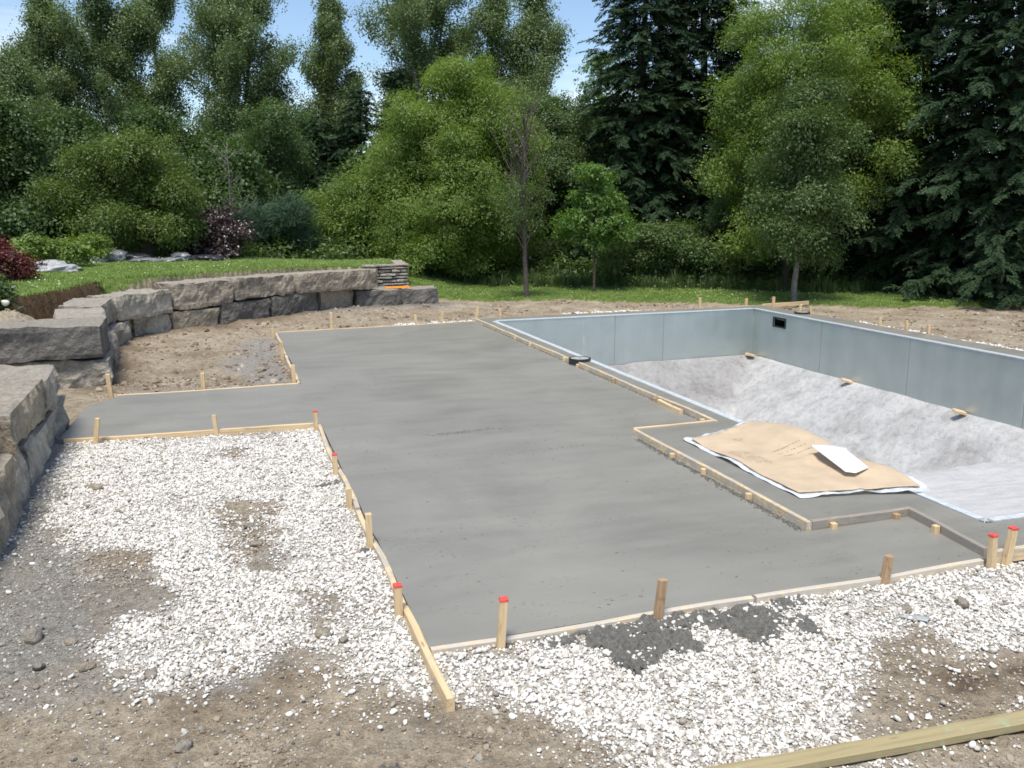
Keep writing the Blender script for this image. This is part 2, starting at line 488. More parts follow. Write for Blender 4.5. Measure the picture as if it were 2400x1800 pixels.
def ground_mat():
    mt, n, l, b = new_mat('ground_soil')
    geo = n.new('ShaderNodeNewGeometry'); P = geo.outputs['Position']
    def at(nm):
        a = n.new('ShaderNodeAttribute'); a.attribute_name = nm; return a.outputs['Fac']
    n1 = noise_node(n, l, 1.3, 6, 0.6, P); n2 = noise_node(n, l, 14.0, 6, 0.7, P); n3 = noise_node(n, l, 70.0, 4, 0.65, P)
    soil = ramp(n, l, n1.outputs['Fac'], [(0.3, (0.225, 0.180, 0.128)), (0.5, (0.310, 0.260, 0.194)), (0.72, (0.400, 0.350, 0.276))]).outputs['Color']
    soil = mixc(n, l, 0.75, soil, ramp(n, l, n2.outputs['Fac'], [(0.3, G3(0.25)), (0.62, G3(0.75))]).outputs['Color'], 'OVERLAY')
    soil = mixc(n, l, 0.35, soil, ramp(n, l, n3.outputs['Fac'], [(0.3, G3(0.2)), (0.7, G3(0.8))]).outputs['Color'], 'OVERLAY')
    # crushed limestone: pale and dark chips
    vo = n.new('ShaderNodeTexVoronoi'); vo.inputs['Scale'].default_value = 85.0; l.new(P, vo.inputs['Vector'])
    chip = ramp(n, l, vo.outputs['Color'], [(0.15, (0.16, 0.157, 0.15)), (0.55, (0.33, 0.325, 0.31)), (0.9, (0.50, 0.49, 0.475))]).outputs['Color']
    chip = mixc(n, l, 0.4, chip, ramp(n, l, n2.outputs['Fac'], [(0.3, (0.13, 0.125, 0.115)), (0.7, (0.33, 0.325, 0.31))]).outputs['Color'])
    sf = mathn(n, l, 'MULTIPLY', at('screen'), ramp(n, l, n2.outputs['Fac'], [(0.35, G3(0.55)), (0.6, G3(1.0))]).outputs['Color'])
    col = mixc(n, l, sf, soil, chip)
    gcol = ramp(n, l, n3.outputs['Fac'], [(0.3, (0.46, 0.435, 0.39)), (0.7, (0.66, 0.64, 0.60))]).outputs['Color']
    col = mixc(n, l, mathn(n, l, 'MULTIPLY', at('gravel'), 0.9), col, gcol)
    grn = ramp(n, l, n2.outputs['Fac'], [(0.3, (0.085, 0.135, 0.032)), (0.7, (0.17, 0.235, 0.06))]).outputs['Color']
    col = mixc(n, l, at('grass'), col, grn)
    col = mixc(n, l, at('wet'), col, mixc(n, l, 1.0, col, (0.30, 0.235, 0.185), 'MULTIPLY'))  # wet soil, plus the painted shade of the trench bank
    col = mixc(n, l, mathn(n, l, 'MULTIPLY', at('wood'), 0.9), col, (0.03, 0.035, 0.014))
    l.new(col, b.inputs['Base Color'])
    b.inputs['Roughness'].default_value = 0.92; b.inputs['Specular IOR Level'].default_value = 0.2
    hh = mathn(n, l, 'ADD', n2.outputs['Fac'], mathn(n, l, 'MULTIPLY', n3.outputs['Fac'], 0.35))
    bump(n, l, b, hh, 1.0, 0.05)
    return mt
M_GROUND = ground_mat()
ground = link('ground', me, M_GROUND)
tag(ground, 'brown bare soil and pale stone base around the fresh concrete', kind='structure')

# ------------------------------------------------------------------ concrete
def concrete_mat(name, base=0.23, tint=(1.0, 0.98, 0.875)):
    mt, n, l, b = new_mat(name)
    geo = n.new('ShaderNodeNewGeometry'); P = geo.outputs['Position']
    big = noise_node(n, l, 0.7, 5, 0.6, P, 0.8)
    st = noise_node(n, l, 1.0, 5, 0.62, mapping(n, l, P, (0.8, 4.2, 1), (0, 0, 0.05)))       # float strokes run across the slab
    fine = noise_node(n, l, 160.0, 3, 0.6, P)
    f = mathn(n, l, 'ADD', mathn(n, l, 'MULTIPLY', big.outputs['Fac'], 0.6), mathn(n, l, 'MULTIPLY', st.outputs['Fac'], 0.4))
    c = lambda k: tuple(base * k * t for t in tint)
    col = ramp(n, l, f, [(0.34, c(0.86)), (0.5, c(1.0)), (0.68, c(1.12))]).outputs['Color']
    col = mixc(n, l, 0.10, col, ramp(n, l, fine.outputs['Fac'], [(0.3, G3(0.1)), (0.7, G3(0.9))]).outputs['Color'], 'OVERLAY')
    # pock marks left by the float, gathered in streaks
    vo = n.new('ShaderNodeTexVoronoi'); vo.inputs['Scale'].default_value = 1.0
    l.new(mapping(n, l, P, (24, 36, 1), (0, 0, 0.04)), vo.inputs['Vector'])
    pit = ramp(n, l, vo.outputs['Distance'], [(0.16, G3(1)), (0.34, G3(0))]).outputs['Color']
    stk = noise_node(n, l, 1.0, 4, 0.7, mapping(n, l, P, (0.9, 3.8, 1), (0, 0, 0.06)))
    msk = ramp(n, l, stk.outputs['Fac'], [(0.47, G3(0)), (0.62, G3(1))]).outputs['Color']
    rare = ramp(n, l, vo.outputs['Color'], [(0.50, G3(0)), (0.56, G3(1))]).outputs['Color']
    pm = mathn(n, l, 'MULTIPLY', mathn(n, l, 'MULTIPLY', pit, msk), rare)
    col = mixc(n, l, mathn(n, l, 'MULTIPLY', pm, 0.5), col, (0.09, 0.088, 0.08))
    l.new(col, b.inputs['Base Color'])
    rr = ramp(n, l, f, [(0.35, G3(0.42)), (0.65, G3(0.58))]).outputs['Color']
    l.new(rr, b.inputs['Roughness'])
    b.inputs['Specular IOR Level'].default_value = 0.8
    h = mathn(n, l, 'SUBTRACT', mathn(n, l, 'MULTIPLY', st.outputs['Fac'], 0.6), mathn(n, l, 'MULTIPLY', pm, 0.9))
    h = mathn(n, l, 'ADD', h, mathn(n, l, 'MULTIPLY', fine.outputs['Fac'], 0.12))
    bump(n, l, b, h, 0.14, 0.01)
    return mt
M_CONC = concrete_mat('fresh_concrete')
M_CONC2 = concrete_mat('coping_concrete', 0.225, (1.0, 0.97, 0.86))

def slab(name, outer, z1, z0, mat, hole=None, wob=0.006):
    def dens(poly, step=0.25):
        out = []
        for i in range(len(poly)):
            a, c = Vector(poly[i]), Vector(poly[(i + 1) % len(poly)])
            k = max(1, int((c - a).length / step))
            for j in range(k):
                p = a.lerp(c, j / k)
                out.append((p.x + (rnd.uniform(-wob, wob) if j else 0), p.y + (rnd.uniform(-wob, wob) if j else 0)))
        return out
    bm = bmesh.new()
    es = []
    for poly in ([dens(outer)] + ([dens(hole)] if hole else [])):
        vs = [bm.verts.new((x, y, z1)) for x, y in poly]
        es += [bm.edges.new((vs[i], vs[(i + 1) % len(vs)])) for i in range(len(vs))]
    bmesh.ops.triangle_fill(bm, use_beauty=True, edges=es)
    for f in bm.faces:
        if f.normal.z < 0: f.normal_flip()
    bm.normal_update()
    for f in bm.faces:
        if f.normal.z < 0: f.normal_flip()
    bnd = [e for e in bm.edges if e.is_boundary]
    r = bmesh.ops.extrude_edge_only(bm, edges=bnd)
    for v in [g for g in r['geom'] if isinstance(g, bmesh.types.BMVert)]:
        v.co.z = z0
    bmesh.ops.recalc_face_normals(bm, faces=bm.faces)
    return bm_obj(name, bm, mat)
patio = slab('patio_slab', SLAB, SLAB_Z, -0.17, M_CONC)
tag(patio, 'wide smooth grey slab of fresh wet concrete with a side path', kind='structure')

# ------------------------------------------------------------------ pool
def galv_mat():
    mt, n, l, b = new_mat('galvanised_steel')
    geo = n.new('ShaderNodeNewGeometry'); P = geo.outputs['Position']
    oi = n.new('ShaderNodeObjectInfo')
    st = noise_node(n, l, 1.0, 5, 0.6, mapping(n, l, P, (2.2, 2.2, 0.4)))
    bl = noise_node(n, l, 2.2, 4, 0.6, P)
    f = mathn(n, l, 'ADD', mathn(n, l, 'MULTIPLY', st.outputs['Fac'], 0.5), mathn(n, l, 'MULTIPLY', bl.outputs['Fac'], 0.5))
    col = ramp(n, l, f, [(0.35, (0.46, 0.515, 0.51)), (0.52, (0.51, 0.565, 0.555)), (0.7, (0.56, 0.61, 0.595))]).outputs['Color']
    # chalky run-off streaks
    rn = noise_node(n, l, 1.0, 3, 0.5, mapping(n, l, P, (3.3, 3.3, 0.16)))
    br = noise_node(n, l, 1.0, 3, 0.6, mapping(n, l, P, (7.0, 7.0, 1.6)))
    ms = mathn(n, l, 'MULTIPLY', ramp(n, l, rn.outputs['Fac'], [(0.66, G3(0)), (0.70, G3(1))]).outputs['Color'], ramp(n, l, br.outputs['Fac'], [(0.48, G3(0)), (0.62, G3(1))]).outputs['Color'])
    col = mixc(n, l, mathn(n, l, 'MULTIPLY', ms, 0.6), col, (0.72, 0.75, 0.76))
    l.new(col, b.inputs['Base Color'])
    b.inputs['Metallic'].default_value = 0.7
    l.new(ramp(n, l, bl.outputs['Fac'], [(0.3, G3(0.34)), (0.7, G3(0.44))]).outputs['Color'], b.inputs['Roughness'])
    return mt
M_GALV = galv_mat()
def floor_mat():
    mt, n, l, b = new_mat('pool_base_mortar')
    geo = n.new('ShaderNodeNewGeometry'); P = geo.outputs['Position']
    n1 = noise_node(n, l, 1.6, 6, 0.65, P, 0.6); n2 = noise_node(n, l, 9.0, 6, 0.7, P); n3 = noise_node(n, l, 45.0, 4, 0.7, P)
    col = ramp(n, l, n1.outputs['Fac'], [(0.33, (0.32, 0.32, 0.325)), (0.47, (0.41, 0.415, 0.425)), (0.6, (0.47, 0.475, 0.485))]).outputs['Color']
    col = mixc(n, l, 0.6, col, ramp(n, l, n2.outputs['Fac'], [(0.32, G3(0.34)), (0.52, G3(0.52)), (0.7, G3(0.60))]).outputs['Color'], 'OVERLAY')
    dk = ramp(n, l, mathn(n, l, 'MULTIPLY', n2.outputs['Fac'], n3.outputs['Fac']), [(0.12, G3(1)), (0.17, G3(0))]).outputs['Color']
    col = mixc(n, l, mathn(n, l, 'MULTIPLY', dk, 0.6), col, (0.16, 0.165, 0.17))
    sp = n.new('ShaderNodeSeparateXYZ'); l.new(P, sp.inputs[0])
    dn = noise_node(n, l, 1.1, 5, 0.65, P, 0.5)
    end_v = mathn(n, l, 'ADD', mathn(n, l, 'MULTIPLY', mathn(n, l, 'SUBTRACT', sp.outputs['Y'], mathn(n, l, 'MULTIPLY', sp.outputs['X'], 0.75)), 0.1), mathn(n, l, 'MULTIPLY', dn.outputs['Fac'], 0.16))
    end_shade = ramp(n, l, end_v, [(0.88, G3(0)), (0.93, G3(1))]).outputs['Color']        # shade of the end bank put into the mortar colour, with a ragged edge
    col = mixc(n, l, mathn(n, l, 'MULTIPLY', end_shade, 0.8), col, mixc(n, l, 1.0, col, (0.62, 0.60, 0.60), 'MULTIPLY'))
    shal = ramp(n, l, mathn(n, l, 'MULTIPLY', sp.outputs['Y'], 0.1), [(0.83, G3(1)), (0.855, G3(0))]).outputs['Color']     # trowelled shelf of the shallow end
    br = noise_node(n, l, 1.0, 4, 0.6, mapping(n, l, P, (2.0, 9.0, 1), (0, 0, 0.5)))
    smooth_c = ramp(n, l, br.outputs['Fac'], [(0.35, (0.42, 0.43, 0.45)), (0.6, (0.53, 0.54, 0.56))]).outputs['Color']
    col = mixc(n, l, mathn(n, l, 'MULTIPLY', shal, 0.8), col, smooth_c)
    l.new(col, b.inputs['Base Color']); b.inputs['Roughness'].default_value = 0.9
    bump(n, l, b, mathn(n, l, 'ADD', n2.outputs['Fac'], mathn(n, l, 'MULTIPLY', n3.outputs['Fac'], 0.3)), 0.8, 0.04)
    return mt
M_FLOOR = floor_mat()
M_ALU = plain('pale_aluminium', (0.72, 0.78, 0.82), 0.4, 0.3, 0.18, 20, 0.1)
M_BLACK = plain('black_plastic', (0.018, 0.019, 0.02), 0.45, 0, 0.3, 20, 0.1)
M_GREYPL = plain('grey_plastic_lid', (0.36, 0.39, 0.41), 0.5, 0, 0.2, 30, 0.1)

pool = empty('swimming_pool', (8.2, 10.8, -1.07))
tag(pool, 'rectangular swimming pool under construction with bare steel walls and white mortar floor', 'swimming pool')
def pchild(o):
    o.parent = pool; o.matrix_parent_inverse = Matrix.Translation(-Vector(pool.location))
    return o
PD = 1.07
def panel(a, b, z0=-PD - 0.05, z1=-0.012, hole=None, th=0.02):
    """upright sheet from a to b (2D); thickness behind; optional opening (s0, s1, z0, z1)"""
    a = Vector(a); b = Vector(b); d = (b - a); L = d.length; d /= L
    nrm = Vector((d.y, -d.x))           # behind
    g = 0.004
    bm = bmesh.new()
    S = [g, L - g] if not hole else [g, hole[0], hole[1], L - g]
    Z = [z0, z1] if not hole else [z0, hole[2], hole[3], z1]
    fr = {}
    for i, s in enumerate(S):
        for j, z in enumerate(Z):
            p = a + d * s
            fr[i, j] = bm.verts.new((p.x, p.y, z))
    fs = []
    for i in range(len(S) - 1):
        for j in range(len(Z) - 1):
            if hole and i == 1 and j == 1: continue
            fs.append(bm.faces.new((fr[i, j], fr[i + 1, j], fr[i + 1, j + 1], fr[i, j + 1])))
    bm.normal_update()
    r = bmesh.ops.extrude_face_region(bm, geom=fs)
    for v in [q_ for q_ in r['geom'] if isinstance(q_, bmesh.types.BMVert)]:
        v.co += Vector((nrm.x, nrm.y, 0)) * th
    bmesh.ops.recalc_face_normals(bm, faces=bm.faces)
    return pchild(bm_obj('wall_panel', bm, M_GALV))
def lerp2(a, b, t): return (a[0] + (b[0] - a[0]) * t, a[1] + (b[1] - a[1]) * t)
c00, c10, c11, c01 = POOL
for t0, t1 in ((0, 0.435), (0.435, 0.625), (0.625, 1.0)):
    panel(lerp2(c01, c11, t1), lerp2(c01, c11, t0))
tt = [0, 0.195, 0.39, 0.585, 0.78, 1.0]
for k in range(5):   # long right wall, from the far corner towards the camera
    a, b_ = lerp2(c11, c10, tt[k + 1]), lerp2(c11, c10, tt[k])
    if k == 0:
        L = math.hypot(b_[0] - a[0], b_[1] - a[1])
        panel(a, b_, hole=(L - 1.20, L - 0.78, -0.295, -0.115))
        SK = (lerp2(a, b_, (L - 1.20) / L), lerp2(a, b_, (L - 0.78) / L))
    else:
        panel(a, b_)
for k in range(5): panel(lerp2(c00, c01, tt[k + 1]), lerp2(c00, c01, tt[k]))
for t0, t1 in ((0, 0.4), (0.4, 0.7), (0.7, 1.0)): panel(lerp2(c10, c00, t1), lerp2(c10, c00, t0))
# skimmer throat
sk = pchild(empty('skimmer', (SK[0][0], (SK[0][1] + SK[1][1]) / 2, -0.2)))
sx = SK[0][0]; y0, y1 = SK[0][1], SK[1][1]
def addbox(bm, x0, x1, ya, yb, z0, z1):
    vs = [bm.verts.new((x, y, z)) for x in (x0, x1) for y in (ya, yb) for z in (z0, z1)]
    for f in ((0, 1, 3, 2), (4, 6, 7, 5), (0, 4, 5, 1), (2, 3, 7, 6), (0, 2, 6, 4), (1, 5, 7, 3)):
        bm.faces.new([vs[i] for i in f])
bm = bmesh.new()
addbox(bm, sx - .014, sx - .003, y0 - .022, y0 + .010, -.315, -.095)
addbox(bm, sx - .014, sx - .003, y1 - .010, y1 + .022, -.315, -.095)
addbox(bm, sx - .014, sx - .003, y0 + .0105, y1 - .0105, -.315, -.285)
addbox(bm, sx - .014, sx - .003, y0 + .0105, y1 - .0105, -.125, -.095)
def wchild(o, parent, loc):
    o.parent = parent; o.matrix_parent_inverse = Matrix.Translation(-Vector(loc))
    return o
wchild(bm_obj('frame', bm, M_BLACK), sk, sk.location)
bm = bmesh.new()
addbox(bm, sx + .022, sx + .30, y0 - .01, y0 - .004, -.30, -.10); addbox(bm, sx + .022, sx + .30, y1 + .004, y1 + .01, -.30, -.10)
addbox(bm, sx + .022, sx + .30, y0 - .004, y1 + .004, -.305, -.297); addbox(bm, sx + .022, sx + .30, y0 - .004, y1 + .004, -.113, -.105)
addbox(bm, sx + .301, sx + .31, y0 - .01, y1 + .01, -.305, -.105)
wchild(bm_obj('throat', bm, M_BLACK), sk, sk.location)

# floor: shallow shelf, then banks falling to the deep end
def floor_z(x, y):
    dr = 11.38 - x; dl = x - 5.14; df = 16.9 - y; ds = y - 8.45
    dd = np.minimum(np.minimum(dr, dl), np.minimum(df, ds))
    k = np.clip(dd, 0, 1.9)
    rough = 0.045 * fbm(x * 1.6, y * 1.6, oct=4, seed=71) + 0.012 * fbm(x * 9, y * 9, oct=3, seed=72)
    flat = (y < 8.3)
    return -PD - 0.74 * k + np.where(flat, 0.15, 1.0) * rough * sstep(0.0, 0.15, np.minimum(dr, df) + 0.06) + 0.02
fxs = lines([(5.14, 11.40, 0.07)]); fys = lines([(4.63, 17.05, 0.07)])
FX, FY = np.meshgrid(fxs, fys, indexing='ij')
yb = np.minimum(FY, 16.725 + (FX - 5.15) / 6.27 * 0.31)
FZ = floor_z(FX.ravel(), yb.ravel())
ii = np.arange(FX.size).reshape(FX.shape)
fq = np.stack([ii[:-1, :-1], ii[1:, :-1], ii[1:, 1:], ii[:-1, 1:]], -1).reshape(-1, 4)
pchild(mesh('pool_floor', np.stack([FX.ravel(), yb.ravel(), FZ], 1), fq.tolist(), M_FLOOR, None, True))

# steel/aluminium edge strip between coping and wall
def strip(a, b, w=0.055, z=0.006, t=0.016):
    a = Vector(a); b = Vector(b); d = (b - a).normalized(); nrm = Vector((d.y, -d.x))
    V = []; k = max(2, int((b - a).length / 0.35)); Fc = []
    for i in range(k + 1):
        p = a + (b - a) * (i / k)
        o0 = rnd.uniform(-.004, .004); o1 = rnd.uniform(-.008, .008)
        for off, zz in ((-0.012 + o0, z - t), (-0.012 + o0, z), (w + o1, z), (w + o1, z - t)):
            V.append((p.x + nrm.x * off, p.y + nrm.y * off, zz))
    for i in range(k):
        for j in range(4):
            Fc.append((i * 4 + j, i * 4 + (j + 1) % 4, i * 4 + 4 + (j + 1) % 4, i * 4 + 4 + j))
    Fc += [(3, 2, 1, 0), tuple(k * 4 + j for j in range(4))]
    return pchild(mesh('edge_strip', V, Fc, M_ALU))
strip((c11[0] - 0.02, c11[1]), (c01[0] + 0.03, c01[1]), 0.075)
strip(c10, (c11[0], c11[1] - 0.0), 0.075)
strip((5.15, 16.70), (5.13, 7.60), 0.07)
strip((5.13, 5.26), (5.13, 4.64), 0.05)
strip((5.16, 4.62), (11.30, 4.62), 0.05)

# raised concrete coping round the pool
hole = [(5.07, 4.56), (11.42, 4.56), (11.49, 17.11), (5.09, 16.80), (5.08, 7.56), (4.27, 7.24), (4.24, 5.44), (5.07, 5.30)]
coping = slab('pool_coping', COPE_OUT, 0.0, -0.16, M_CONC2, hole=hole)
tag(coping, 'raised border of fresh concrete around the pool edge', kind='structure')

# ------------------------------------------------------------------ timber: form boards, stakes, scraps
M_PINE = wood_mat('new_pine', (0.68, 0.53, 0.33), 'X', 0.12, stain_col=(0.42, 0.40, 0.355))
M_PINE_C = wood_mat('pine_smeared_with_concrete', (0.68, 0.54, 0.34), 'X', 0.62, stain_col=(0.42, 0.40, 0.355))
M_PINE_G = wood_mat('grey_stained_pine', (0.36, 0.315, 0.255), 'X', 0.75, stain_col=(0.27, 0.25, 0.225))
M_PINE_W = wood_mat('pine_pale_smear', (0.70, 0.57, 0.40), 'X', 0.8, stain_col=(0.50, 0.475, 0.43))
M_STAKE = wood_mat('stake_pine', (0.66, 0.51, 0.31), 'Z', 0.05, 0.65, (0.36, 0.32, 0.26))
M_STAKE_B = wood_mat('stake_weathered', (0.42, 0.29, 0.175), 'Z', 0.2, 0.6, (0.22, 0.17, 0.12))
M_TREATED = wood_mat('treated_timber', (0.35, 0.305, 0.175), 'X', 0.10, 0.72, (0.30, 0.42, 0.28))
M_RED = plain('red_paint', (0.72, 0.085, 0.075), 0.6, 0, 0.35, 60, 0.1, 0.001)

def board(label, a, b, w=0.038, h=0.089, ztop=-0.045, mat=None, group='form boards around the concrete', name='form_board', bow=0.012, cat='board', tilt=0.0, dz=0.0, step=0.22):
    a = Vector((a[0], a[1])); b = Vector((b[0], b[1]))
    L = (b - a).length; ang = math.atan2(b.y - a.y, b.x - a.x)
    k = max(2, int(L / step))
    ph = rnd.uniform(0, 6); V = []; Fc = []
    ch = 0.004
    prof = [(-w / 2, -h), (w / 2, -h), (w / 2, -ch), (w / 2 - ch, 0), (-w / 2 + ch, 0), (-w / 2, -ch)]
    for i in range(k + 1):
        t = i / k
        oy = bow * math.sin(t * math.pi * 1.7 + ph) * math.sin(math.pi * t) + rnd.uniform(-.0012, .0012)
        oz = dz * t + 0.003 * math.sin(t * 5 + ph) + rnd.uniform(-.001, .001)
        for (py, pz) in prof:
            V.append((t * L, py + oy, pz + oz))
    m_ = len(prof)
    for i in range(k):
        for j in range(m_):
            Fc.append((i * m_ + j, (i + 1) * m_ + j, (i + 1) * m_ + (j + 1) % m_, i * m_ + (j + 1) % m_))
    Fc += [tuple(range(m_)), tuple(k * m_ + j for j in reversed(range(m_)))]
    bm = bmesh.new()
    vs = [bm.verts.new(p) for p in V]
    for f in Fc: bm.faces.new([vs[i] for i in f])
    bmesh.ops.recalc_face_normals(bm, faces=bm.faces)
    o = bm_obj(name, bm, mat or M_PINE_C)
    o.location = (a.x, a.y, ztop); o.rotation_euler = (tilt, 0, ang)
    return tag(o, label, cat, group)

FG = 'form boards around the concrete'
T = -0.043
board('pale form board between the left gravel and slab, its free end poking out in front', (0.872, 4.62), (0.885, 3.60), ztop=-0.035, mat=M_PINE, bow=0.004)
board('concrete-smeared form board along the left gravel, from red-tipped stake to path corner', (0.866, 9.28), (0.868, 6.42), ztop=T, bow=0.02)
board('short form board along the left gravel, second piece before the slab corner', (0.864, 6.38), (0.872, 4.68), ztop=T, bow=0.014)
board('form board with a reddish face along the gravel side of the side path', (-1.62, 9.395), (0.845, 9.276), ztop=T, mat=M_PINE)
board('thin form board on the far side of the side path', (-1.34, 11.525), (0.84, 11.585), ztop=T, mat=M_PINE)
board('near half of the form board on the left edge of the far slab', (0.855, 11.62), (0.852, 14.0), ztop=T)
board('far half of the form board on the left edge of the far slab', (0.852, 14.03), (0.855, 16.66), ztop=T)
board('form board along the far edge of the slab, below the curved stone wall', (0.86, 16.71), (4.86, 17.21), ztop=T, mat=M_PINE)
board('form board at the front edge of the slab, left length beside the concrete spill', (0.905, 4.105), (2.85, 4.115), ztop=T, mat=M_PINE_W)
board('front slab form board, right length ending at the paired red stakes', (2.87, 4.115), (4.60, 4.135), ztop=T, mat=M_PINE_W)
board('form board at the front of the pool border, right of the paired red stakes', (4.70, 4.128), (7.5, 4.128), ztop=0.008)
PF = 0.012
pieces = [(17.2, 15.1), (15.08, 13.72), (13.7, 12.02), (11.62, 9.2), (9.17, 7.83)]
plab = ['farthest form board between slab and pool border', 'second farthest form board between slab and pool border', 'form board just beyond the round black lid between slab and pool',
        'long form board just in front of the round black lid', 'form board running to the inner corner beside the cardboard recess']
for (ya, yb_), lb in zip(pieces, plab):
    board(lb, (4.868, ya), (4.862, yb_), ztop=PF, bow=0.006)
board('thin form board across the inner corner at the far end of the cardboard bay', (3.885, 7.822), (4.84, 7.875), ztop=PF, mat=M_PINE, bow=0.002, w=0.03)
board('form board on the left side of the cardboard bay', (3.888, 7.80), (3.872, 4.95), ztop=PF, bow=0.006)
board('grey-stained form board on the near side of the cardboard bay', (3.895, 4.965), (4.79, 4.985), ztop=PF, mat=M_PINE_G, bow=0.003)
board('grey-stained form board from the cardboard bay to the paired red stakes', (4.775, 4.96), (4.675, 4.17), ztop=PF, mat=M_PINE_G, bow=0.003)
board('form board along the far side of the pool border', (4.92, 17.275), (12.1, 17.64), ztop=-0.005, mat=M_PINE)
board('long bright form board sticking out past the far pool corner', (12.05, 17.66), (13.55, 17.95), ztop=0.02, mat=M_PINE, bow=0.0)
board('greenish treated plank lying across the bottom right of the picture', (1.28, 2.80), (4.6, 2.64), w=0.089, h=0.038, ztop=-0.070, mat=M_TREATED, group=None, name='plank', cat='plank', bow=0.004)

def stake(x, y, ztop, lean, label, red=False, mat=None, w=0.04, rz=0.0, z0=-0.22, lean_y=0.0):
    r = empty('wooden_stake', (x, y, -0.12), rz)
    bm = bmesh.new()
    n0 = [bm.verts.new((sx_ * w * 0.5, sy_ * w * 0.5, z)) for z in (z0 + 0.12, ztop + 0.12) for sx_, sy_ in ((-1, -1), (1, -1), (1, 1), (-1, 1))]
    for i in range(4, 8):
        n0[i].co.z += rnd.uniform(-.004, .004)
    for f in ((0, 3, 2, 1), (4, 5, 6, 7), (0, 1, 5, 4), (1, 2, 6, 5), (2, 3, 7, 6), (3, 0, 4, 7)):
        bm.faces.new([n0[i] for i in f])
    bmesh.ops.bevel(bm, geom=list(bm.edges), offset=0.0025, segments=1, affect='EDGES')
    hgt = ztop + 0.12
    for v in bm.verts:
        v.co.x += lean * v.co.z / hgt; v.co.y += lean_y * v.co.z / hgt
    p = bm_obj('post', bm, mat or M_STAKE, r)
    if red:
        bm = box_bm(w + 0.003, w + 0.003, 0.016, (lean, lean_y, hgt - 0.004), 0.002)
        bm_obj('painted_tip', bm, M_RED, r)
    tag(r, label, 'stake', 'wooden stakes holding the forms')
    return r
ST = [
 (-1.42, 11.60, 0.21, -0.02, 'leaning stake in front of the dark stone, far side of the side path', 0),
 (-0.34, 11.65, 0.15, 0.00, 'stake half way along the far side of the side path', 0),
 (-1.32, 9.28, 0.17, 0.04, 'leftmost stake on the gravel side of the side path', 0),
 (-0.17, 9.30, 0.12, -0.02, 'stake half way along the gravel side of the side path', 0),
 (0.83, 9.20, 0.11, 0.00, 'red-tipped stake at the corner where path board meets slab', 1),
 (0.83, 7.49, 0.10, -0.005, 'red-tipped stake in the middle of the left gravel edge', 1),
 (0.825, 6.58, 0.07, -0.005, 'short plain stake between a red-tipped stake and a taller one on the left edge', 0),
 (0.84, 5.67, 0.17, -0.005, 'taller plain stake on the left gravel edge above the last red-tipped one', 0),
 (0.83, 4.58, 0.12, -0.005, 'red-tipped stake on the left edge nearest the slab corner', 1),
 (1.27, 4.06, 0.20, 0.02, 'tall red-tipped stake on the front edge near the left corner', 1),
 (2.20, 4.07, 0.17, 0.03, 'brownish leaning stake behind the concrete spill', 0),
 (3.78, 4.09, 0.10, 0.025, 'short weathered stake near the right end of the front edge', 0),
 (4.62, 4.07, 0.15, -0.02, 'left one of the paired red-tipped stakes at the right', 1),
 (4.755, 4.085, 0.17, 0.03, 'right leaning one of the paired red-tipped stakes', 1),
 (0.80, 16.62, 0.05, -0.01, 'short stake at the far left corner of the slab', 0),
 (0.80, 14.00, 0.17, -0.01, 'stake on the left edge of the far slab, middle', 0),
 (0.80, 11.74, 0.18, 0.00, 'stake where the side path meets the far slab', 0),
 (1.90, 16.90, 0.27, 0.005, 'tall stake at the far slab edge below the tan stone', 0),
 (3.62, 17.13, 0.14, -0.03, 'stake at the far slab edge, first of the two before the pool form', 0),
 (4.14, 17.20, 0.17, 0.04, 'stake at the far slab edge leaning right, second before the pool form', 0),
 (4.92, 17.36, 0.24, 0.05, 'leaning stake at the far end of the slab and pool form', 0),
 (5.48, 17.42, 0.16, -0.02, 'stake just right of the leaning one at the far end of the pool form', 0),
 (6.85, 17.50, 0.10, 0.0, 'short stake behind the far pool wall, left part', 0),
 (7.60, 17.60, 0.04, 0.0, 'very short stake behind the far pool wall, beside pale gravel', 0),
 (9.60, 17.72, 0.06, 0.0, 'tiny stake behind the far pool wall, right part', 0),
 (10.40, 17.72, 0.22, 0.0, 'tall stake behind the far pool wall seen against the lawn', 0),
 (11.66, 17.75, 0.15, 0.0, 'greyish stake just left of the far pool corner', 0),
 (12.2, 17.45, 0.21, 0.0, 'orange-marked stake at the far right pool corner', 2),
 (12.38, 16.70, 0.10, 0.03, 'leaning stake behind the grey lid on the right pool border', 0),
 (12.10, 15.93, 0.15, -0.02, 'upright stake just right of the grey lid on the right pool border', 0),
 (12.07, 13.78, 0.15, 0.02, 'leaning stake half way along the right pool border', 0),
 (12.07, 13.05, 0.18, -0.02, 'middle stake of three along the right pool border gravel', 0),
 (12.07, 12.50, 0.16, -0.02, 'nearest stake of three along the right pool border gravel', 0),
]
M_ORANGE_P = plain('orange_paint', (0.85, 0.25, 0.08), 0.6, 0, 0.15, 60, 0.1, 0.001)
for k, (x, y, zt, ln, lb, rd) in enumerate(ST):
    far = y > 11
    r = stake(x, y, zt, ln, lb, rd == 1, M_STAKE_B if k in (10, 11) else None, 0.05 if far else 0.043, rnd.uniform(-.12, .12))
    if rd == 2:
        bm = box_bm(0.004, 0.053, 0.30, (0.027, 0, 0.17), 0.0)
        bm_obj('painted_side', bm, M_ORANGE_P, r)

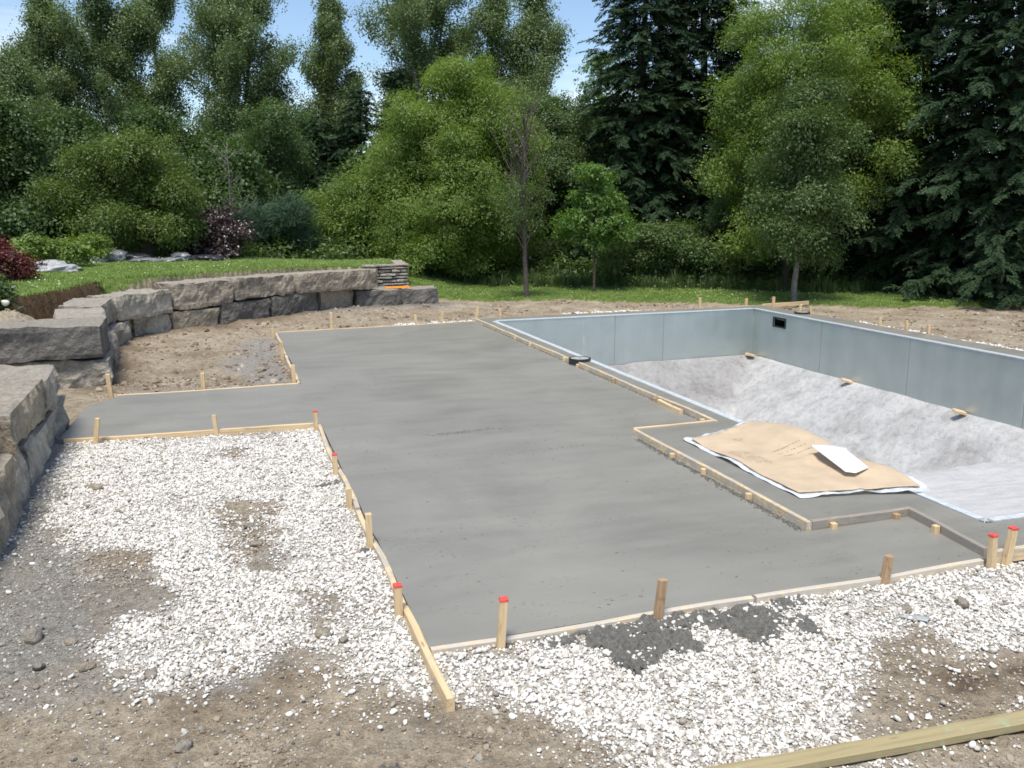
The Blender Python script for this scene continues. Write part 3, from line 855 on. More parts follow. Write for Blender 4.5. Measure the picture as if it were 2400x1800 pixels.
STUBS = [(4.825, 14.49, 'sawn-off stake by the farthest joint of the pool form'), (4.825, 13.68, 'sawn-off stake beyond the lid by the second pool form joint'), (4.825, 12.13, 'sawn-off stake just beyond the round black lid'),
         (4.83, 11.60, 'sawn-off stake at the board end in front of the round black lid'), (4.82, 10.35, 'sawn-off stake a metre in front of the round black lid'),
         (4.82, 9.15, 'sawn-off stake at the board joint nearer the cardboard bay'), (4.80, 8.02, 'sawn-off stake by the inner corner beyond the cardboard bay'),
         (3.84, 6.92, 'farthest of the three sawn-off stakes left of the cardboard bay'), (3.838, 6.36, 'middle one of the three sawn-off stakes left of the cardboard bay'),
         (3.834, 5.66, 'nearest of the three sawn-off stakes left of the cardboard bay'), (4.06, 4.925, 'sawn-off stake at the left end of the grey near board'),
         (4.63, 4.94, 'concrete-covered sawn-off stake at the right end of the grey near board'), (4.685, 4.62, 'sawn-off stake beside the board leading to the paired red stakes')]
for k, (x, y, lb) in enumerate(STUBS):
    r = empty('stake_stub', (x, y, -0.05), rnd.uniform(-.1, .1))
    bm = box_bm(0.043, 0.043, 0.16, (0, 0, -0.03 + rnd.uniform(-.01, .01)), 0.004)
    bm_obj('post', bm, M_STAKE if k not in (4, 5, 11) else M_STAKE_B, r)
    # concrete caked round its foot
    n_ = 14; V = [(0, 0, 0.012)]; 
    for i in range(n_):
        a_ = 6.283 * i / n_; rr = 0.045 + rnd.uniform(-.012, .02); V.append((math.cos(a_) * rr, math.sin(a_) * rr, 0.001))
    tag(r, lb, 'stake', 'sawn-off stakes along the pool forms')
board('offcut nailed along the pool form near the inner corner', (4.80, 9.02), (4.785, 8.45), ztop=0.0, mat=M_PINE, bow=0.0, h=0.05, w=0.045, name='wood_offcut', group=None, cat='wood offcut')

# blocks of wood left along the foot of the steel wall
for (x, y, z, lb) in ((11.25, 16.86, -1.03, 'small wood block in the far corner at the foot of the pool wall'), (11.28, 13.62, -1.03, 'small wood block at the foot of the right pool wall, below a white streak'),
                      (11.26, 10.86, -1.03, 'small wood block at the foot of the right pool wall, nearest one')):
    bm = box_bm(0.20, 0.12, 0.05, (0, 0, 0), 0.008)
    o = bm_obj('wood_block', bm, M_PINE)
    o.location = (x, y, z); o.rotation_euler = (0.1, 0.25, rnd.uniform(-.4, .4))
    tag(o, lb, 'wood block', 'wood blocks at the pool wall foot')

# ------------------------------------------------------------------ round lids
def lid(loc, r, label):
    e_ = empty('round_lid', loc)
    def disc(r0, r1, z0, z1, n_=36):
        V = []; Fc = []
        prof = [(r0, z0), (r1, z0), (r1, z1 - 0.004), (r1 - 0.004, z1), (r0, z1)]
        for i in range(n_):
            a_ = 6.28318 * i / n_
            for (pr, pz) in prof: V.append((pr * math.cos(a_), pr * math.sin(a_), pz))
        m_ = len(prof)
        for i in range(n_):
            for j in range(m_):
                Fc.append((i * m_ + j, ((i + 1) % n_) * m_ + j, ((i + 1) % n_) * m_ + (j + 1) % m_, i * m_ + (j + 1) % m_))
        return V, Fc
    mesh('rim', *disc(r * 0.86, r, -0.08, 0.03), M_BLACK, e_)
    mesh('cover', *disc(0.012, r * 0.85, -0.01, 0.026), M_GREYPL, e_)
    mesh('knob', *disc(0.0015, 0.011, 0.0, 0.034, 12), M_BLACK, e_)
    return tag(e_, label, 'lid', 'round covers beside the pool')
lid((4.955, 11.82, 0.012), 0.165, 'round black-rimmed lid interrupting the form board on the left pool border')
lid((11.83, 15.86, 0.012), 0.165, 'round grey lid on the right pool border near the far corner')

# ------------------------------------------------------------------ cardboard over the step recess
M_CARD = plain('cardboard', (0.50, 0.40, 0.285), 0.85, 0, 0.12, 4, 0.4, 0.02)
M_SHEET = plain('white_board', (0.80, 0.81, 0.82), 0.6, 0, 0.04, 5, 0)
def film_mat():
    mt, n, l, b = new_mat('clear_plastic_film')
    b.inputs['Base Color'].default_value = (0.74, 0.79, 0.86, 1); b.inputs['Roughness'].default_value = 0.22
    tr = n.new('ShaderNodeBsdfTransparent'); mx_ = n.new('ShaderNodeMixShader')
    geo = n.new('ShaderNodeNewGeometry')
    no = noise_node(n, l, 9, 4, 0.6, geo.outputs['Position'])
    l.new(ramp(n, l, no.outputs['Fac'], [(0.3, G3(0.55)), (0.65, G3(0.98))]).outputs['Color'], mx_.inputs[0])
    l.new(tr.outputs[0], mx_.inputs[1]); l.new(b.outputs[0], mx_.inputs[2])
    l.new(mx_.outputs[0], n['Material Output'].inputs['Surface'])
    bump(n, l, b, no.outputs['Fac'], 0.6, 0.03)
    return mt
M_FILM = film_mat()
CARD = [(4.20, 7.20), (5.03, 7.52), (5.20, 7.36), (5.27, 7.05), (5.26, 6.4), (5.16, 5.9), (5.20, 5.46), (5.18, 5.30), (4.18, 5.50)]
FILM = [(4.14, 7.26), (4.97, 7.57), (5.12, 7.56), (5.23, 7.40), (5.30, 7.05), (5.29, 6.4), (5.21, 5.9), (5.28, 5.38), (5.19, 5.20), (4.70, 5.35), (4.14, 5.43)]
def card_z(x, y):
    x = np.asarray(x); y = np.asarray(y)
    return 0.028 + 0.10 * np.exp(-(((x - 5.12) / 0.28) ** 2 + ((y - 6.95) / 0.55) ** 2)) + 0.015 * fbm(x * 2.2, y * 2.2, oct=2, seed=81) \
        + 0.07 * np.exp(-(((x - 5.1) / 0.25) ** 2 + ((y - 5.75) / 0.35) ** 2)) + 0.03 * np.exp(-((y - 6.2 - 0.2 * (x - 4.7)) / 0.05) ** 2) * sstep(4.4, 4.9, x) + 0.008 * np.abs(np.sin((x * 0.9 + y) * 4.1)) + 0.012 * np.exp(-((x - 4.62 + 0.1 * (y - 6)) / 0.03) ** 2)
def sheet(name, poly, zf, mat, th=0.006, step=0.05, parent=None):
    bm = bmesh.new()
    P_ = []
    for i in range(len(poly)):
        a, c = Vector(poly[i]), Vector(poly[(i + 1) % len(poly)]); k = max(1, int((c - a).length / step))
        for j in range(k): P_.append(a.lerp(c, j / k))
    xs = [p.x for p in P_]; ys = [p.y for p in P_]
    vs = [bm.verts.new((p.x, p.y, 0)) for p in P_]
    f = bm.faces.new(vs)
    for ax, lo, hi in ((0, min(xs), max(xs)), (1, min(ys), max(ys))):
        t = lo + step
        while t < hi - 0.01:
            no = Vector((1, 0, 0)) if ax == 0 else Vector((0, 1, 0))
            co = Vector((t, 0, 0)) if ax == 0 else Vector((0, t, 0))
            bmesh.ops.bisect_plane(bm, geom=bm.verts[:] + bm.edges[:] + bm.faces[:], plane_co=co, plane_no=no)
            t += step
    co = np.array([v.co[:] for v in bm.verts])
    z = zf(co[:, 0], co[:, 1])
    for v, zz in zip(bm.verts, z): v.co.z = zz
    bmesh.ops.recalc_face_normals(bm, faces=bm.faces)
    fs = bm.faces[:]
    r = bmesh.ops.extrude_face_region(bm, geom=fs)
    for v in [q_ for q_ in r['geom'] if isinstance(q_, bmesh.types.BMVert)]: v.co.z -= th
    bmesh.ops.recalc_face_normals(bm, faces=bm.faces)
    o = bm_obj(name, bm, mat, parent, True)
    return o
film = sheet('plastic_film', FILM, lambda x, y: np.maximum(card_z(x, y) - 0.016 + 0.014 * fbm(x * 6, y * 6, oct=3, seed=83), 0.006 + 0.004 * fbm(x * 9, y * 9, oct=2, seed=84)), M_FILM, 0.002, 0.045)
tag(film, 'crumpled clear plastic film sticking out under the cardboard', 'plastic film')
cardb = sheet('cardboard_sheet', CARD, card_z, M_CARD, 0.006)
tag(cardb, 'large flattened brown cardboard laid over the step recess', 'cardboard')
# faded print on the cardboard: rows of tiny marks, fold lines
M_INK = plain('faded_ink', (0.19, 0.125, 0.08), 0.9, 0, 0.2, 20, 0)
def ink(rows):
    V, Fc = [], []
    for (x, y, dx, dy, w) in rows:
        d = Vector((dx, dy)); nr = Vector((-d.y, d.x)).normalized() * w
        c4 = [(x - nr.x, y - nr.y), (x + dx - nr.x, y + dy - nr.y), (x + dx + nr.x, y + dy + nr.y), (x + nr.x, y + nr.y)]
        o_ = len(V); zz = card_z(np.array([p[0] for p in c4]), np.array([p[1] for p in c4])) + 0.003
        V += [(p[0], p[1], z_) for p, z_ in zip(c4, zz)]; Fc.append((o_, o_ + 1, o_ + 2, o_ + 3))
    return V, Fc
rows = []
for r_ in range(6):
    x = 4.30 + 0.012 * r_
    y = 6.62 - 0.0
    for k in range(14):
        yy = 6.70 - k * 0.032 - rnd.uniform(0, .01)
        if rnd.random() < 0.75: rows.append((4.27 + r_ * 0.035, yy, 0.003, -rnd.uniform(.008, .022), 0.0032))
for r_ in range(3):
    for k in range(13):
        if rnd.random() < 0.8: rows.append((4.66 + k * 0.026, 6.55 - r_ * 0.09 + k * 0.004, rnd.uniform(.006, .018), 0.006 * rnd.uniform(-1, 1), 0.005))
for k in range(18):
    a_ = 6.283 * k / 18; rows.append((4.62 + 0.035 * math.cos(a_), 7.05 + 0.035 * math.sin(a_), -0.012 * math.sin(a_), 0.012 * math.cos(a_), 0.0018))
pr = mesh('printed_marks', *ink(rows), M_INK); pr.parent = cardb; pr['kind'] = 'stuff'
# white board lying on top, tipped up on its far side
wb = [(4.86, 6.28), (5.04, 6.20), (5.09, 6.12), (4.99, 5.68), (4.82, 5.63), (4.76, 5.68)]
wbo = sheet('white_panel', wb, lambda x, y: 0.085 + 0.10 * (np.asarray(y) - 5.6) + 0.05 * (np.asarray(x) - 4.8), M_SHEET, 0.006, 0.12)
tag(wbo, 'stiff white panel with cut corners resting on the cardboard', 'panel')

# ------------------------------------------------------------------ natural stone
def stone_mat(name, c, dark=0.45, pale=(0.40, 0.385, 0.355)):
    mt, n, l, b = new_mat(name)
    geo = n.new('ShaderNodeNewGeometry'); P = geo.outputs['Position']
    n1 = noise_node(n, l, 2.6, 7, 0.62, P, 0.7); n2 = noise_node(n, l, 17.0, 6, 0.7, P); n3 = noise_node(n, l, 5.0, 6, 0.72, P, 1.4)
    lo = tuple(x * dark for x in c)
    col = ramp(n, l, n1.outputs['Fac'], [(0.30, lo), (0.5, c), (0.72, tuple(min(1, x * 1.35) for x in c))]).outputs['Color']
    col = mixc(n, l, ramp(n, l, n3.outputs['Fac'], [(0.55, G3(0)), (0.70, G3(0.75))]).outputs['Color'], col, pale)
    col = mixc(n, l, ramp(n, l, n3.outputs['Fac'], [(0.28, G3(0.8)), (0.40, G3(0))]).outputs['Color'], col, tuple(x * 0.33 for x in c))
    col = mixc(n, l, 0.5, col, ramp(n, l, n2.outputs['Fac'], [(0.3, G3(0.22)), (0.7, G3(0.78))]).outputs['Color'], 'OVERLAY')
    # dust and weathered crust lies on top faces
    sep = n.new('ShaderNodeSeparateXYZ'); l.new(geo.outputs['True Normal'], sep.inputs[0])
    up = ramp(n, l, sep.outputs['Z'], [(0.45, G3(0)), (0.85, G3(0.75))]).outputs['Color']
    col = mixc(n, l, up, col, ramp(n, l, n2.outputs['Fac'], [(0.3, (0.30, 0.25, 0.20)), (0.55, (0.44, 0.40, 0.345)), (0.75, (0.55, 0.525, 0.485))]).outputs['Color'])
    l.new(col, b.inputs['Base Color']); b.inputs['Roughness'].default_value = 0.88
    bump(n, l, b, mathn(n, l, 'ADD', n2.outputs['Fac'], mathn(n, l, 'MULTIPLY', n1.outputs['Fac'], 1.2)), 1.0, 0.07)
    return mt
M_ST = {'grey': stone_mat('stone_grey', (0.35, 0.325, 0.28)), 'tan': stone_mat('stone_tan', (0.42, 0.36, 0.275)), 'dark': stone_mat('stone_dark', (0.165, 0.155, 0.142), 0.5, (0.25, 0.25, 0.25)),
        'brown': stone_mat('stone_brown', (0.34, 0.29, 0.235)), 'pale': stone_mat('stone_pale', (0.46, 0.425, 0.36))}

def stone_mesh(corners, z0, z1, seed, rough=0.030, cell=0.06, slope=0.0, pillow=0.03):
    """block over a quadrilateral footprint (a, b front; c, d back), roughened"""
    a, b, c, d = [np.array(p, float) for p in corners]
    L = max(np.linalg.norm(b - a), np.linalg.norm(c - d)); D = max(np.linalg.norm(d - a), np.linalg.norm(c - b)); Hh = z1 - z0
    nu, nv, nw = (max(3, int(round(s / cell))) for s in (L, D, Hh))
    bm = bmesh.new()
    idx_ = {}
    def vert(i, j, k):
        key = (i, j, k)
        if key not in idx_:
            u, v, w = i / nu, j / nv, k / nw
            p = (a * (1 - u) + b * u) * (1 - v) + (d * (1 - u) + c * u) * v
            idx_[key] = bm.verts.new((p[0], p[1], z0 + Hh * w + slope * (u - 0.5)))
        return idx_[key]
    def face(q_):
        bm.faces.new([vert(*t) for t in q_])
    for i in range(nu):
        for j in range(nv):
            face([(i, j, nw), (i + 1, j, nw), (i + 1, j + 1, nw), (i, j + 1, nw)]); face([(i, j, 0), (i, j + 1, 0), (i + 1, j + 1, 0), (i + 1, j, 0)])
    for i in range(nu):
        for k in range(nw):
            face([(i, 0, k), (i + 1, 0, k), (i + 1, 0, k + 1), (i, 0, k + 1)]); face([(i, nv, k), (i, nv, k + 1), (i + 1, nv, k + 1), (i + 1, nv, k)])
    for j in range(nv):
        for k in range(nw):
            face([(0, j, k), (0, j, k + 1), (0, j + 1, k + 1), (0, j + 1, k)]); face([(nu, j, k), (nu, j + 1, k), (nu, j + 1, k + 1), (nu, j, k + 1)])
    bmesh.ops.recalc_face_normals(bm, faces=bm.faces)
    bm.normal_update()
    vs = list(bm.verts)
    co = np.array([v.co[:] for v in vs]); nr = np.array([v.normal[:] for v in vs])
    n_ = fbm(co[:, 0] * 2.1, co[:, 1] * 2.1, co[:, 2] * 2.1, 4, seed, 0.55)
    # split faces: terraced noise gives ledges
    led = np.round(fbm(co[:, 0] * 3.3, co[:, 1] * 3.3, co[:, 2] * 4.2, 2, seed + 5) * 3) / 3
    fine = fbm(co[:, 0] * 11, co[:, 1] * 11, co[:, 2] * 11, 2, seed + 9)
    ctr = co.mean(0)
    # knock corners and edges back
    keys = list(idx_.keys()); ed = np.zeros(len(vs)); order = {v: i for i, v in enumerate(vs)}
    for key, v in idx_.items():
        cnt = (key[0] in (0, nu)) + (key[1] in (0, nv)) + (key[2] in (0, nw))
        ed[order[v]] = max(0, cnt - 1)
    pull = -0.011 * ed * (1 + 0.8 * fbm(co[:, 0] * 4, co[:, 1] * 4, co[:, 2] * 4, 2, seed + 3))
    disp = rough * (1.0 * n_ + 1.0 * led + 0.5 * fine) + pull
    # top and bottom flatter than the split faces
    flat = np.where(np.abs(nr[:, 2]) > 0.8, 0.35, 1.0)
    new = co + nr * (disp * flat)[:, None]
    for v, p in zip(vs, new): v.co = p
    return bm

def wall_stone(parent, ploc, corners, z0, z1, tint, seed, label=None, **kw):
    bm = stone_mesh(corners, z0, z1, seed, **kw)
    o = bm_obj('stone_block', bm, M_ST[tint], None, False)
    wchild(o, parent, ploc)
    if label: o['label'] = label
    return o

# near retaining wall at the left
nl = (-1.65, 9.0, -0.12)
nw_ = empty('stone_retaining_wall', nl); tag(nw_, 'two-course wall of rough stone blocks at the left edge, nearest the camera', 'stone wall', 'armour stone walls')
def ns(y0, y1, z0, z1, xf0, xf1, depth, tint, seed, **kw):
    wall_stone(nw_, nl, [(xf0, y0), (xf1, y1), (xf1 - depth, y1 + 0.03), (xf0 - depth, y0 - 0.03)], z0, z1, tint, seed, **kw)
ns(4.9, 6.22, -0.25, 0.34, -1.66, -1.63, 0.7, 'grey', 11)
ns(6.26, 7.42, -0.25, 0.36, -1.60, -1.62, 0.7, 'tan', 12, rough=0.05)
ns(7.46, 8.02, -0.25, 0.26, -1.68, -1.66, 0.7, 'pale', 13, rough=0.04)
ns(8.06, 10.30, -0.25, 0.23, -1.66, -1.72, 0.75, 'pale', 14, rough=0.04)
ns(5.2, 6.80, 0.37, 0.63, -1.72, -1.72, 1.1, 'pale', 15)
ns(6.84, 7.50, 0.30, 0.62, -1.73, -1.75, 1.3, 'brown', 16, rough=0.045)
ns(7.54, 9.06, 0.26, 0.63, -1.66, -1.70, 1.4, 'tan', 17, rough=0.045, label='tan block with a pale broken face on the upper course')
ns(9.10, 10.15, 0.25, 0.60, -1.68, -1.76, 1.5, 'pale', 18, rough=0.05)

# curved wall behind the dirt bed
cl = (1.0, 18.6, -0.12)
cw = empty('curved_stone_wall', cl); tag(cw, 'long curved two-course wall of stone blocks holding up the lawn', 'stone wall', 'armour stone walls')
def cs(p0, p1, dep, z0, z1, tint, seed, **kw):
    a = Vector(p0); b = Vector(p1); d = (b - a).normalized(); nr = Vector((-d.y, d.x))   # away from the slab (left of travel)
    wall_stone(cw, cl, [p0, p1, (b + nr * dep)[:], (a + nr * dep)[:]], z0, z1, tint, seed, **kw)
# big dark stone pointing at the camera, and the stone below it
wall_stone(cw, cl, [(-3.45, 12.52), (-1.58, 12.50), (-1.63, 13.62), (-3.4, 13.3)], 0.27, 0.71, 'dark', 31, label='big dark block whose flat face looks at the camera', rough=0.025)
wall_stone(cw, cl, [(-2.9, 12.62), (-1.52, 12.55), (-1.60, 13.75), (-2.8, 13.7)], -0.3, 0.25, 'grey', 32, rough=0.045)
# upper course
cs((-1.64, 13.66), (-1.86, 15.05), 0.65, 0.29, 0.70, 'pale', 33)
cs((-1.87, 15.10), (-1.84, 16.45), 0.62, 0.30, 0.72, 'grey', 34)
cs((-1.80, 16.48), (-0.98, 17.75), 0.62, 0.29, 0.72, 'pale', 35, rough=0.035)
cs((-0.94, 17.80), (0.16, 18.62), 0.65, 0.33, 0.82, 'brown', 36)
cs((0.20, 18.66), (1.48, 19.82), 0.65, 0.38, 0.82, 'brown', 37)
cs((1.53, 19.86), (3.55, 21.12), 0.65, 0.36, 0.80, 'brown', 38, slope=-0.02)
# lower course
cs((-1.56, 13.8), (-1.78, 15.6), 0.8, -0.3, 0.26, 'grey', 41, rough=0.04)
cs((-1.80, 15.65), (-1.62, 17.0), 0.8, -0.3, 0.27, 'grey', 42, rough=0.05)
cs((-1.60, 17.03), (-1.00, 17.72), 0.7, -0.3, 0.28, 'pale', 43)
cs((-0.98, 17.76), (-0.12, 18.40), 0.7, -0.3, 0.28, 'tan', 44, label='yellowish tan block of the lower course')
cs((-0.08, 18.44), (0.90, 19.28), 0.7, -0.3, 0.33, 'dark', 45)
cs((0.95, 19.34), (2.02, 20.34), 0.7, -0.3, 0.37, 'dark', 46)
cs((2.08, 20.40), (2.90, 20.98), 0.7, -0.3, 0.38, 'brown', 47)
cs((2.98, 20.92), (4.10, 21.12), 0.7, -0.3, 0.30, 'dark', 48)
cs((3.55, 21.08), (5.0, 21.10), 0.85, -0.3, 0.31, 'dark', 49) if False else None
cs((4.13, 21.10), (5.02, 21.08), 0.8, -0.3, 0.30, 'dark', 49)

# drystone wall of thin slabs at the end of the raised lawn
dl_ = (4.1, 22.4, 0.1)
dw_ = empty('drystone_wall', dl_); tag(dw_, 'low drystone wall of thin flat stones behind the end of the curved wall', 'stone wall')
zz = 0.05; lay = 0
while zz < 0.84:
    h_ = rnd.uniform(0.06, 0.10); last = zz + h_ > 0.80
    for (p0, p1) in (((3.35, 21.93), (4.46, 22.16)), ((4.50, 22.18), (4.68, 24.2))):
        a = Vector(p0); b = Vector(p1); L = (b - a).length; s = rnd.uniform(-.1, .0)
        d = (b - a).normalized(); nr = Vector((-d.y, d.x))
        while s < L:
            e2 = min(s + rnd.uniform(0.25, 0.5), L + rnd.uniform(0, .05)); s0 = max(s, 0)
            if e2 - s0 > 0.08:
                off = rnd.uniform(-.02, .02) - (0.02 if last else 0)
                q0 = a + d * (s0 + .006) + nr * off; q1 = a + d * (e2 - .006) + nr * off
                bm = stone_mesh([q0[:], q1[:], (q1 + nr * 0.3)[:], (q0 + nr * 0.3)[:]], zz + .004, zz + h_ - .006, rnd.randrange(999), rough=0.012, cell=0.14)
                o = bm_obj('slab_stone', bm, M_ST[rnd.choice(['pale', 'grey', 'pale'])]); wchild(o, dw_, dl_)
            s = e2
    zz += h_; lay += 1

# orange spirit level on the end block
lv = empty('spirit_level', (4.05, 21.35, 0.315), 0.10)
tag(lv, 'orange spirit level lying on the end block of the curved wall', 'spirit level')
M_ORANGE = plain('orange_level', (0.95, 0.38, 0.05), 0.4, 0, 0.1, 10, 0)
bm = box_bm(0.62, 0.05, 0.022, (0, 0, 0.0), 0.003); bm_obj('body', bm, M_ORANGE, lv)
bm = box_bm(0.62, 0.012, 0.03, (0, 0, 0.026), 0.002); bm_obj('web', bm, M_ORANGE, lv)
bm = box_bm(0.06, 0.016, 0.02, (0, 0, 0.03), 0.004); bm_obj('vial', bm, plain('vial', (0.6, 0.75, 0.15), 0.2), lv)

# ------------------------------------------------------------------ loose stone, gravel, soil crumbs
def rock_verts(seed, sub=2, sq=(1, 0.8, 0.6), amp=0.22):
    bm = bmesh.new(); bmesh.ops.create_icosphere(bm, subdivisions=sub, radius=1.0)
    co = np.array([v.co[:] for v in bm.verts])
    d = 1 + amp * fbm(co[:, 0] * 1.1 + seed * 3.1, co[:, 1] * 1.1, co[:, 2] * 1.1, 2, seed)
    co = co * d[:, None]
    # a few random planes cut the pebble
    r_ = np.random.default_rng(seed)
    for k in range(5):
        nv = r_.normal(size=3); nv /= np.linalg.norm(nv); h = r_.uniform(0.62, 0.88)
        s = co @ nv; over = s > h
        co[over] -= np.outer(s[over] - h, nv)
    co *= np.array(sq)
    f = [tuple(v.index for v in q_.verts) for q_ in bm.faces]
    bm.free()
    return co, f
def pebble_mat(name, stops, rough=0.8):
    mt, n, l, b = new_mat(name)
    oi = n.new('ShaderNodeObjectInfo'); geo = n.new('ShaderNodeNewGeometry')
    no = noise_node(n, l, 60, 3, 0.6, geo.outputs['Position'])
    f = mathn(n, l, 'ADD', oi.outputs['Random'], mathn(n, l, 'MULTIPLY', mathn(n, l, 'SUBTRACT', no.outputs['Fac'], 0.5), 0.25))
    l.new(ramp(n, l, f, stops).outputs['Color'], b.inputs['Base Color'])
    b.inputs['Roughness'].default_value = rough
    return mt
M_GRAV = pebble_mat('white_limestone_gravel', [(0.0, (0.24, 0.205, 0.165)), (0.13, (0.43, 0.40, 0.355)), (0.32, (0.60, 0.58, 0.545)), (0.7, (0.69, 0.675, 0.645)), (1.0, (0.78, 0.77, 0.745))])
M_CRUMB = pebble_mat('soil_crumbs', [(0.0, (0.15, 0.11, 0.075)), (0.5, (0.27, 0.22, 0.165)), (0.85, (0.37, 0.32, 0.26)), (1.0, (0.48, 0.45, 0.40))])
M_CHIP = pebble_mat('grey_stone_chips', [(0.0, (0.14, 0.132, 0.12)), (0.5, (0.30, 0.29, 0.268)), (0.9, (0.46, 0.45, 0.42)), (1.0, (0.56, 0.55, 0.52))])
def rock_protos(nm, mat, n_=6, s0=0, sub=2, sq=(1, 0.78, 0.62)):
    return [proto(nm, *rock_verts(s0 + k, sub, (sq[0], sq[1] * rnd.uniform(.85, 1.15), sq[2] * rnd.uniform(.8, 1.2))), mat, True) for k in range(n_)]
PG = rock_protos('gravel_piece', M_GRAV, 7, 100)
PC = [proto('crumb_piece', *rock_verts(200 + k, 1, (1, .85, .6), .3), M_CRUMB, False) for k in range(5)]
PH = [proto('chip_piece', *rock_verts(300 + k, 1, (1, .8, .55), .3), M_CHIP, False) for k in range(5)]

def sample(x0, x1, y0, y1, dens):
    n_ = int((x1 - x0) * (y1 - y0) * dens)
    return rng.uniform(x0, x1, n_), rng.uniform(y0, y1, n_)
def not_built(x, y, grow=0.03):
    ok = (sdist(x, y, SLAB) < -grow) & (sdist(x, y, COPE_OUT) < -grow)
    ok &= ~((np.abs(y - 2.72 + 0.048 * (x - 2.9)) < 0.05) & (x > 1.28))
    ok &= ~((np.abs(x - 0.878) < 0.03) & (y > 3.59) & (y < 4.7))
    return ok

X, Y = sample(-1.65, 0.90, 3.55, 9.40, 10500)
X2, Y2 = sample(0.85, 6.4, 2.55, 4.14, 10500)
X = np.concatenate([X, X2]); Y = np.concatenate([Y, Y2])
g_ = gravel_amount(X, Y)
dmax = np.maximum(sdist(X, Y, GRAV_A), sdist(X, Y, GRAV_B))
stray = 0.16 * np.exp(np.minimum(dmax, 0) / 0.22) * sstep(-0.4, 0.3, fbm(X * 3, Y * 3, oct=2, seed=91))
stray = np.maximum(stray, 0.10 * in_poly(X, Y, [(2.4, 2.6), (3.0, 3.5), (3.8, 3.6), (5, 3.2), (5, 2.5)]) * sstep(-.3, .4, fbm(X * 4, Y * 4, oct=2, seed=92)))
patch = sstep(-1.1, -0.2, fbm(X * 2.6, Y * 2.6, oct=3, seed=93))     # thinner places where soil shows
keep = (rng.random(len(X)) < np.maximum(g_ ** 1.2 * (0.45 + 0.55 * patch), stray)) & not_built(X, Y, 0.028) & (X > -1.62)
X, Y = X[keep], Y[keep]
gs = rng.lognormal(math.log(0.0064), 0.48, len(X)); gs = np.clip(gs, 0.0035, 0.021)
Z = ground_z(X, Y) + gs * rng.uniform(0.0, 0.75, len(X)) + 0.003
rt = np.stack([rng.normal(0, 0.45, len(X)), rng.normal(0, 0.45, len(X)), rng.uniform(0, 6.28, len(X))], 1)
gr = scatter('white_gravel', np.stack([X, Y, Z], 1), rt, gs, PG)
tag(gr, 'white crushed limestone gravel spread around the slab', 'gravel', kind='stuff')
# far gravel strips
Xs, Ys = [], []
for p in GRAV_FAR:
    xs_ = [a[0] for a in p]; ys_ = [a[1] for a in p]
    a_, b_ = sample(min(xs_) - .2, max(xs_) + .3, min(ys_) - .2, max(ys_) + .2, 900); Xs.append(a_); Ys.append(b_)
X = np.concatenate(Xs); Y = np.concatenate(Ys)
k_ = (rng.random(len(X)) < gravel_amount(X, Y)) & not_built(X, Y); X, Y = X[k_], Y[k_]
gs = rng.uniform(0.014, 0.032, len(X))
tag(scatter('far_gravel', np.stack([X, Y, ground_z(X, Y) + gs * .5], 1), rand_rot(len(X), .5), gs, PG), 'strips of pale gravel beyond the pool and slab edges', 'gravel', kind='stuff')

# crumbs and pebbles of the bare soil in front and at the left
X, Y = sample(-2.0, 4.8, 2.3, 8.6, 7000)
sc_ = sstep(0.5, 0.0, X + 1.15 + 0.25 * fbm(X * 1.6, Y * 1.6, oct=3, seed=51)) * (Y > 4.6)
cl_ = sstep(-0.5, 0.7, fbm(X * 2.0, Y * 2.0, oct=3, seed=95))
keep = (rng.random(len(X)) < (1 - gravel_amount(X, Y)) * (0.16 + 0.55 * cl_ ** 2)) & not_built(X, Y) & (X > -1.62)
X, Y = X[keep], Y[keep]
cs_ = np.clip(rng.lognormal(math.log(0.0055), 0.5, len(X)), 0.003, 0.024)
Z = ground_z(X, Y) + cs_ * 0.25
grey = rng.random(len(X)) < np.clip(0.25 + 0.75 * sstep(0.5, 0.0, X + 1.15 + 0.25 * fbm(X * 1.6, Y * 1.6, oct=3, seed=51)) * (Y > 4.6) + 0.3 * sstep(0.3, -1.0, X) * (Y < 5), 0, 1)
P3 = np.stack([X, Y, Z], 1)
tag(scatter('soil_crumbs', P3[~grey], rand_rot((~grey).sum(), .6), cs_[~grey], PC), 'small brown soil crumbs and pebbles over the bare ground', 'soil', kind='stuff')
tag(scatter('stone_chips', P3[grey], rand_rot(grey.sum(), .6), cs_[grey], PH), 'small grey stone chips over the bare ground', 'stone chips', kind='stuff')
# clods on the dug bed and the bare strip behind the pool
Xs, Ys = [], []
for (a, b, c, d, dn) in ((-1.7, 0.85, 11.5, 19.5, 170), (0.8, 13, 17.0, 21.6, 60), (12.1, 19, 9.0, 18.5, 60), (-4.2, -2.3, 12.0, 15.0, 120)):
    a_, b_ = sample(a, b, c, d, dn); Xs.append(a_); Ys.append(b_)
X = np.concatenate(Xs); Y = np.concatenate(Ys)
ok = not_built(X, Y) & ~(in_poly(X, Y, LAWN)) & ((sdist(X, Y, UPPER) < -0.9) | ((X < -2.4) & (Y < 14.6)))
ok &= rng.random(len(X)) < 0.15 + 0.85 * sstep(-0.2, 0.7, fbm(X * 1.1, Y * 1.1, oct=3, seed=97))
X, Y = X[ok], Y[ok]
cs_ = np.clip(rng.lognormal(math.log(0.020), 0.5, len(X)), 0.008, 0.075)
M_CLOD = pebble_mat('soil_clods', [(0.0, (0.13, 0.095, 0.065)), (0.5, (0.23, 0.18, 0.13)), (0.9, (0.33, 0.275, 0.215)), (1.0, (0.42, 0.39, 0.34))], 0.95)
PD_ = [proto('clod_piece', *rock_verts(400 + k, 2, (1, .85, .6), 0.35), M_CLOD, False) for k in range(5)]
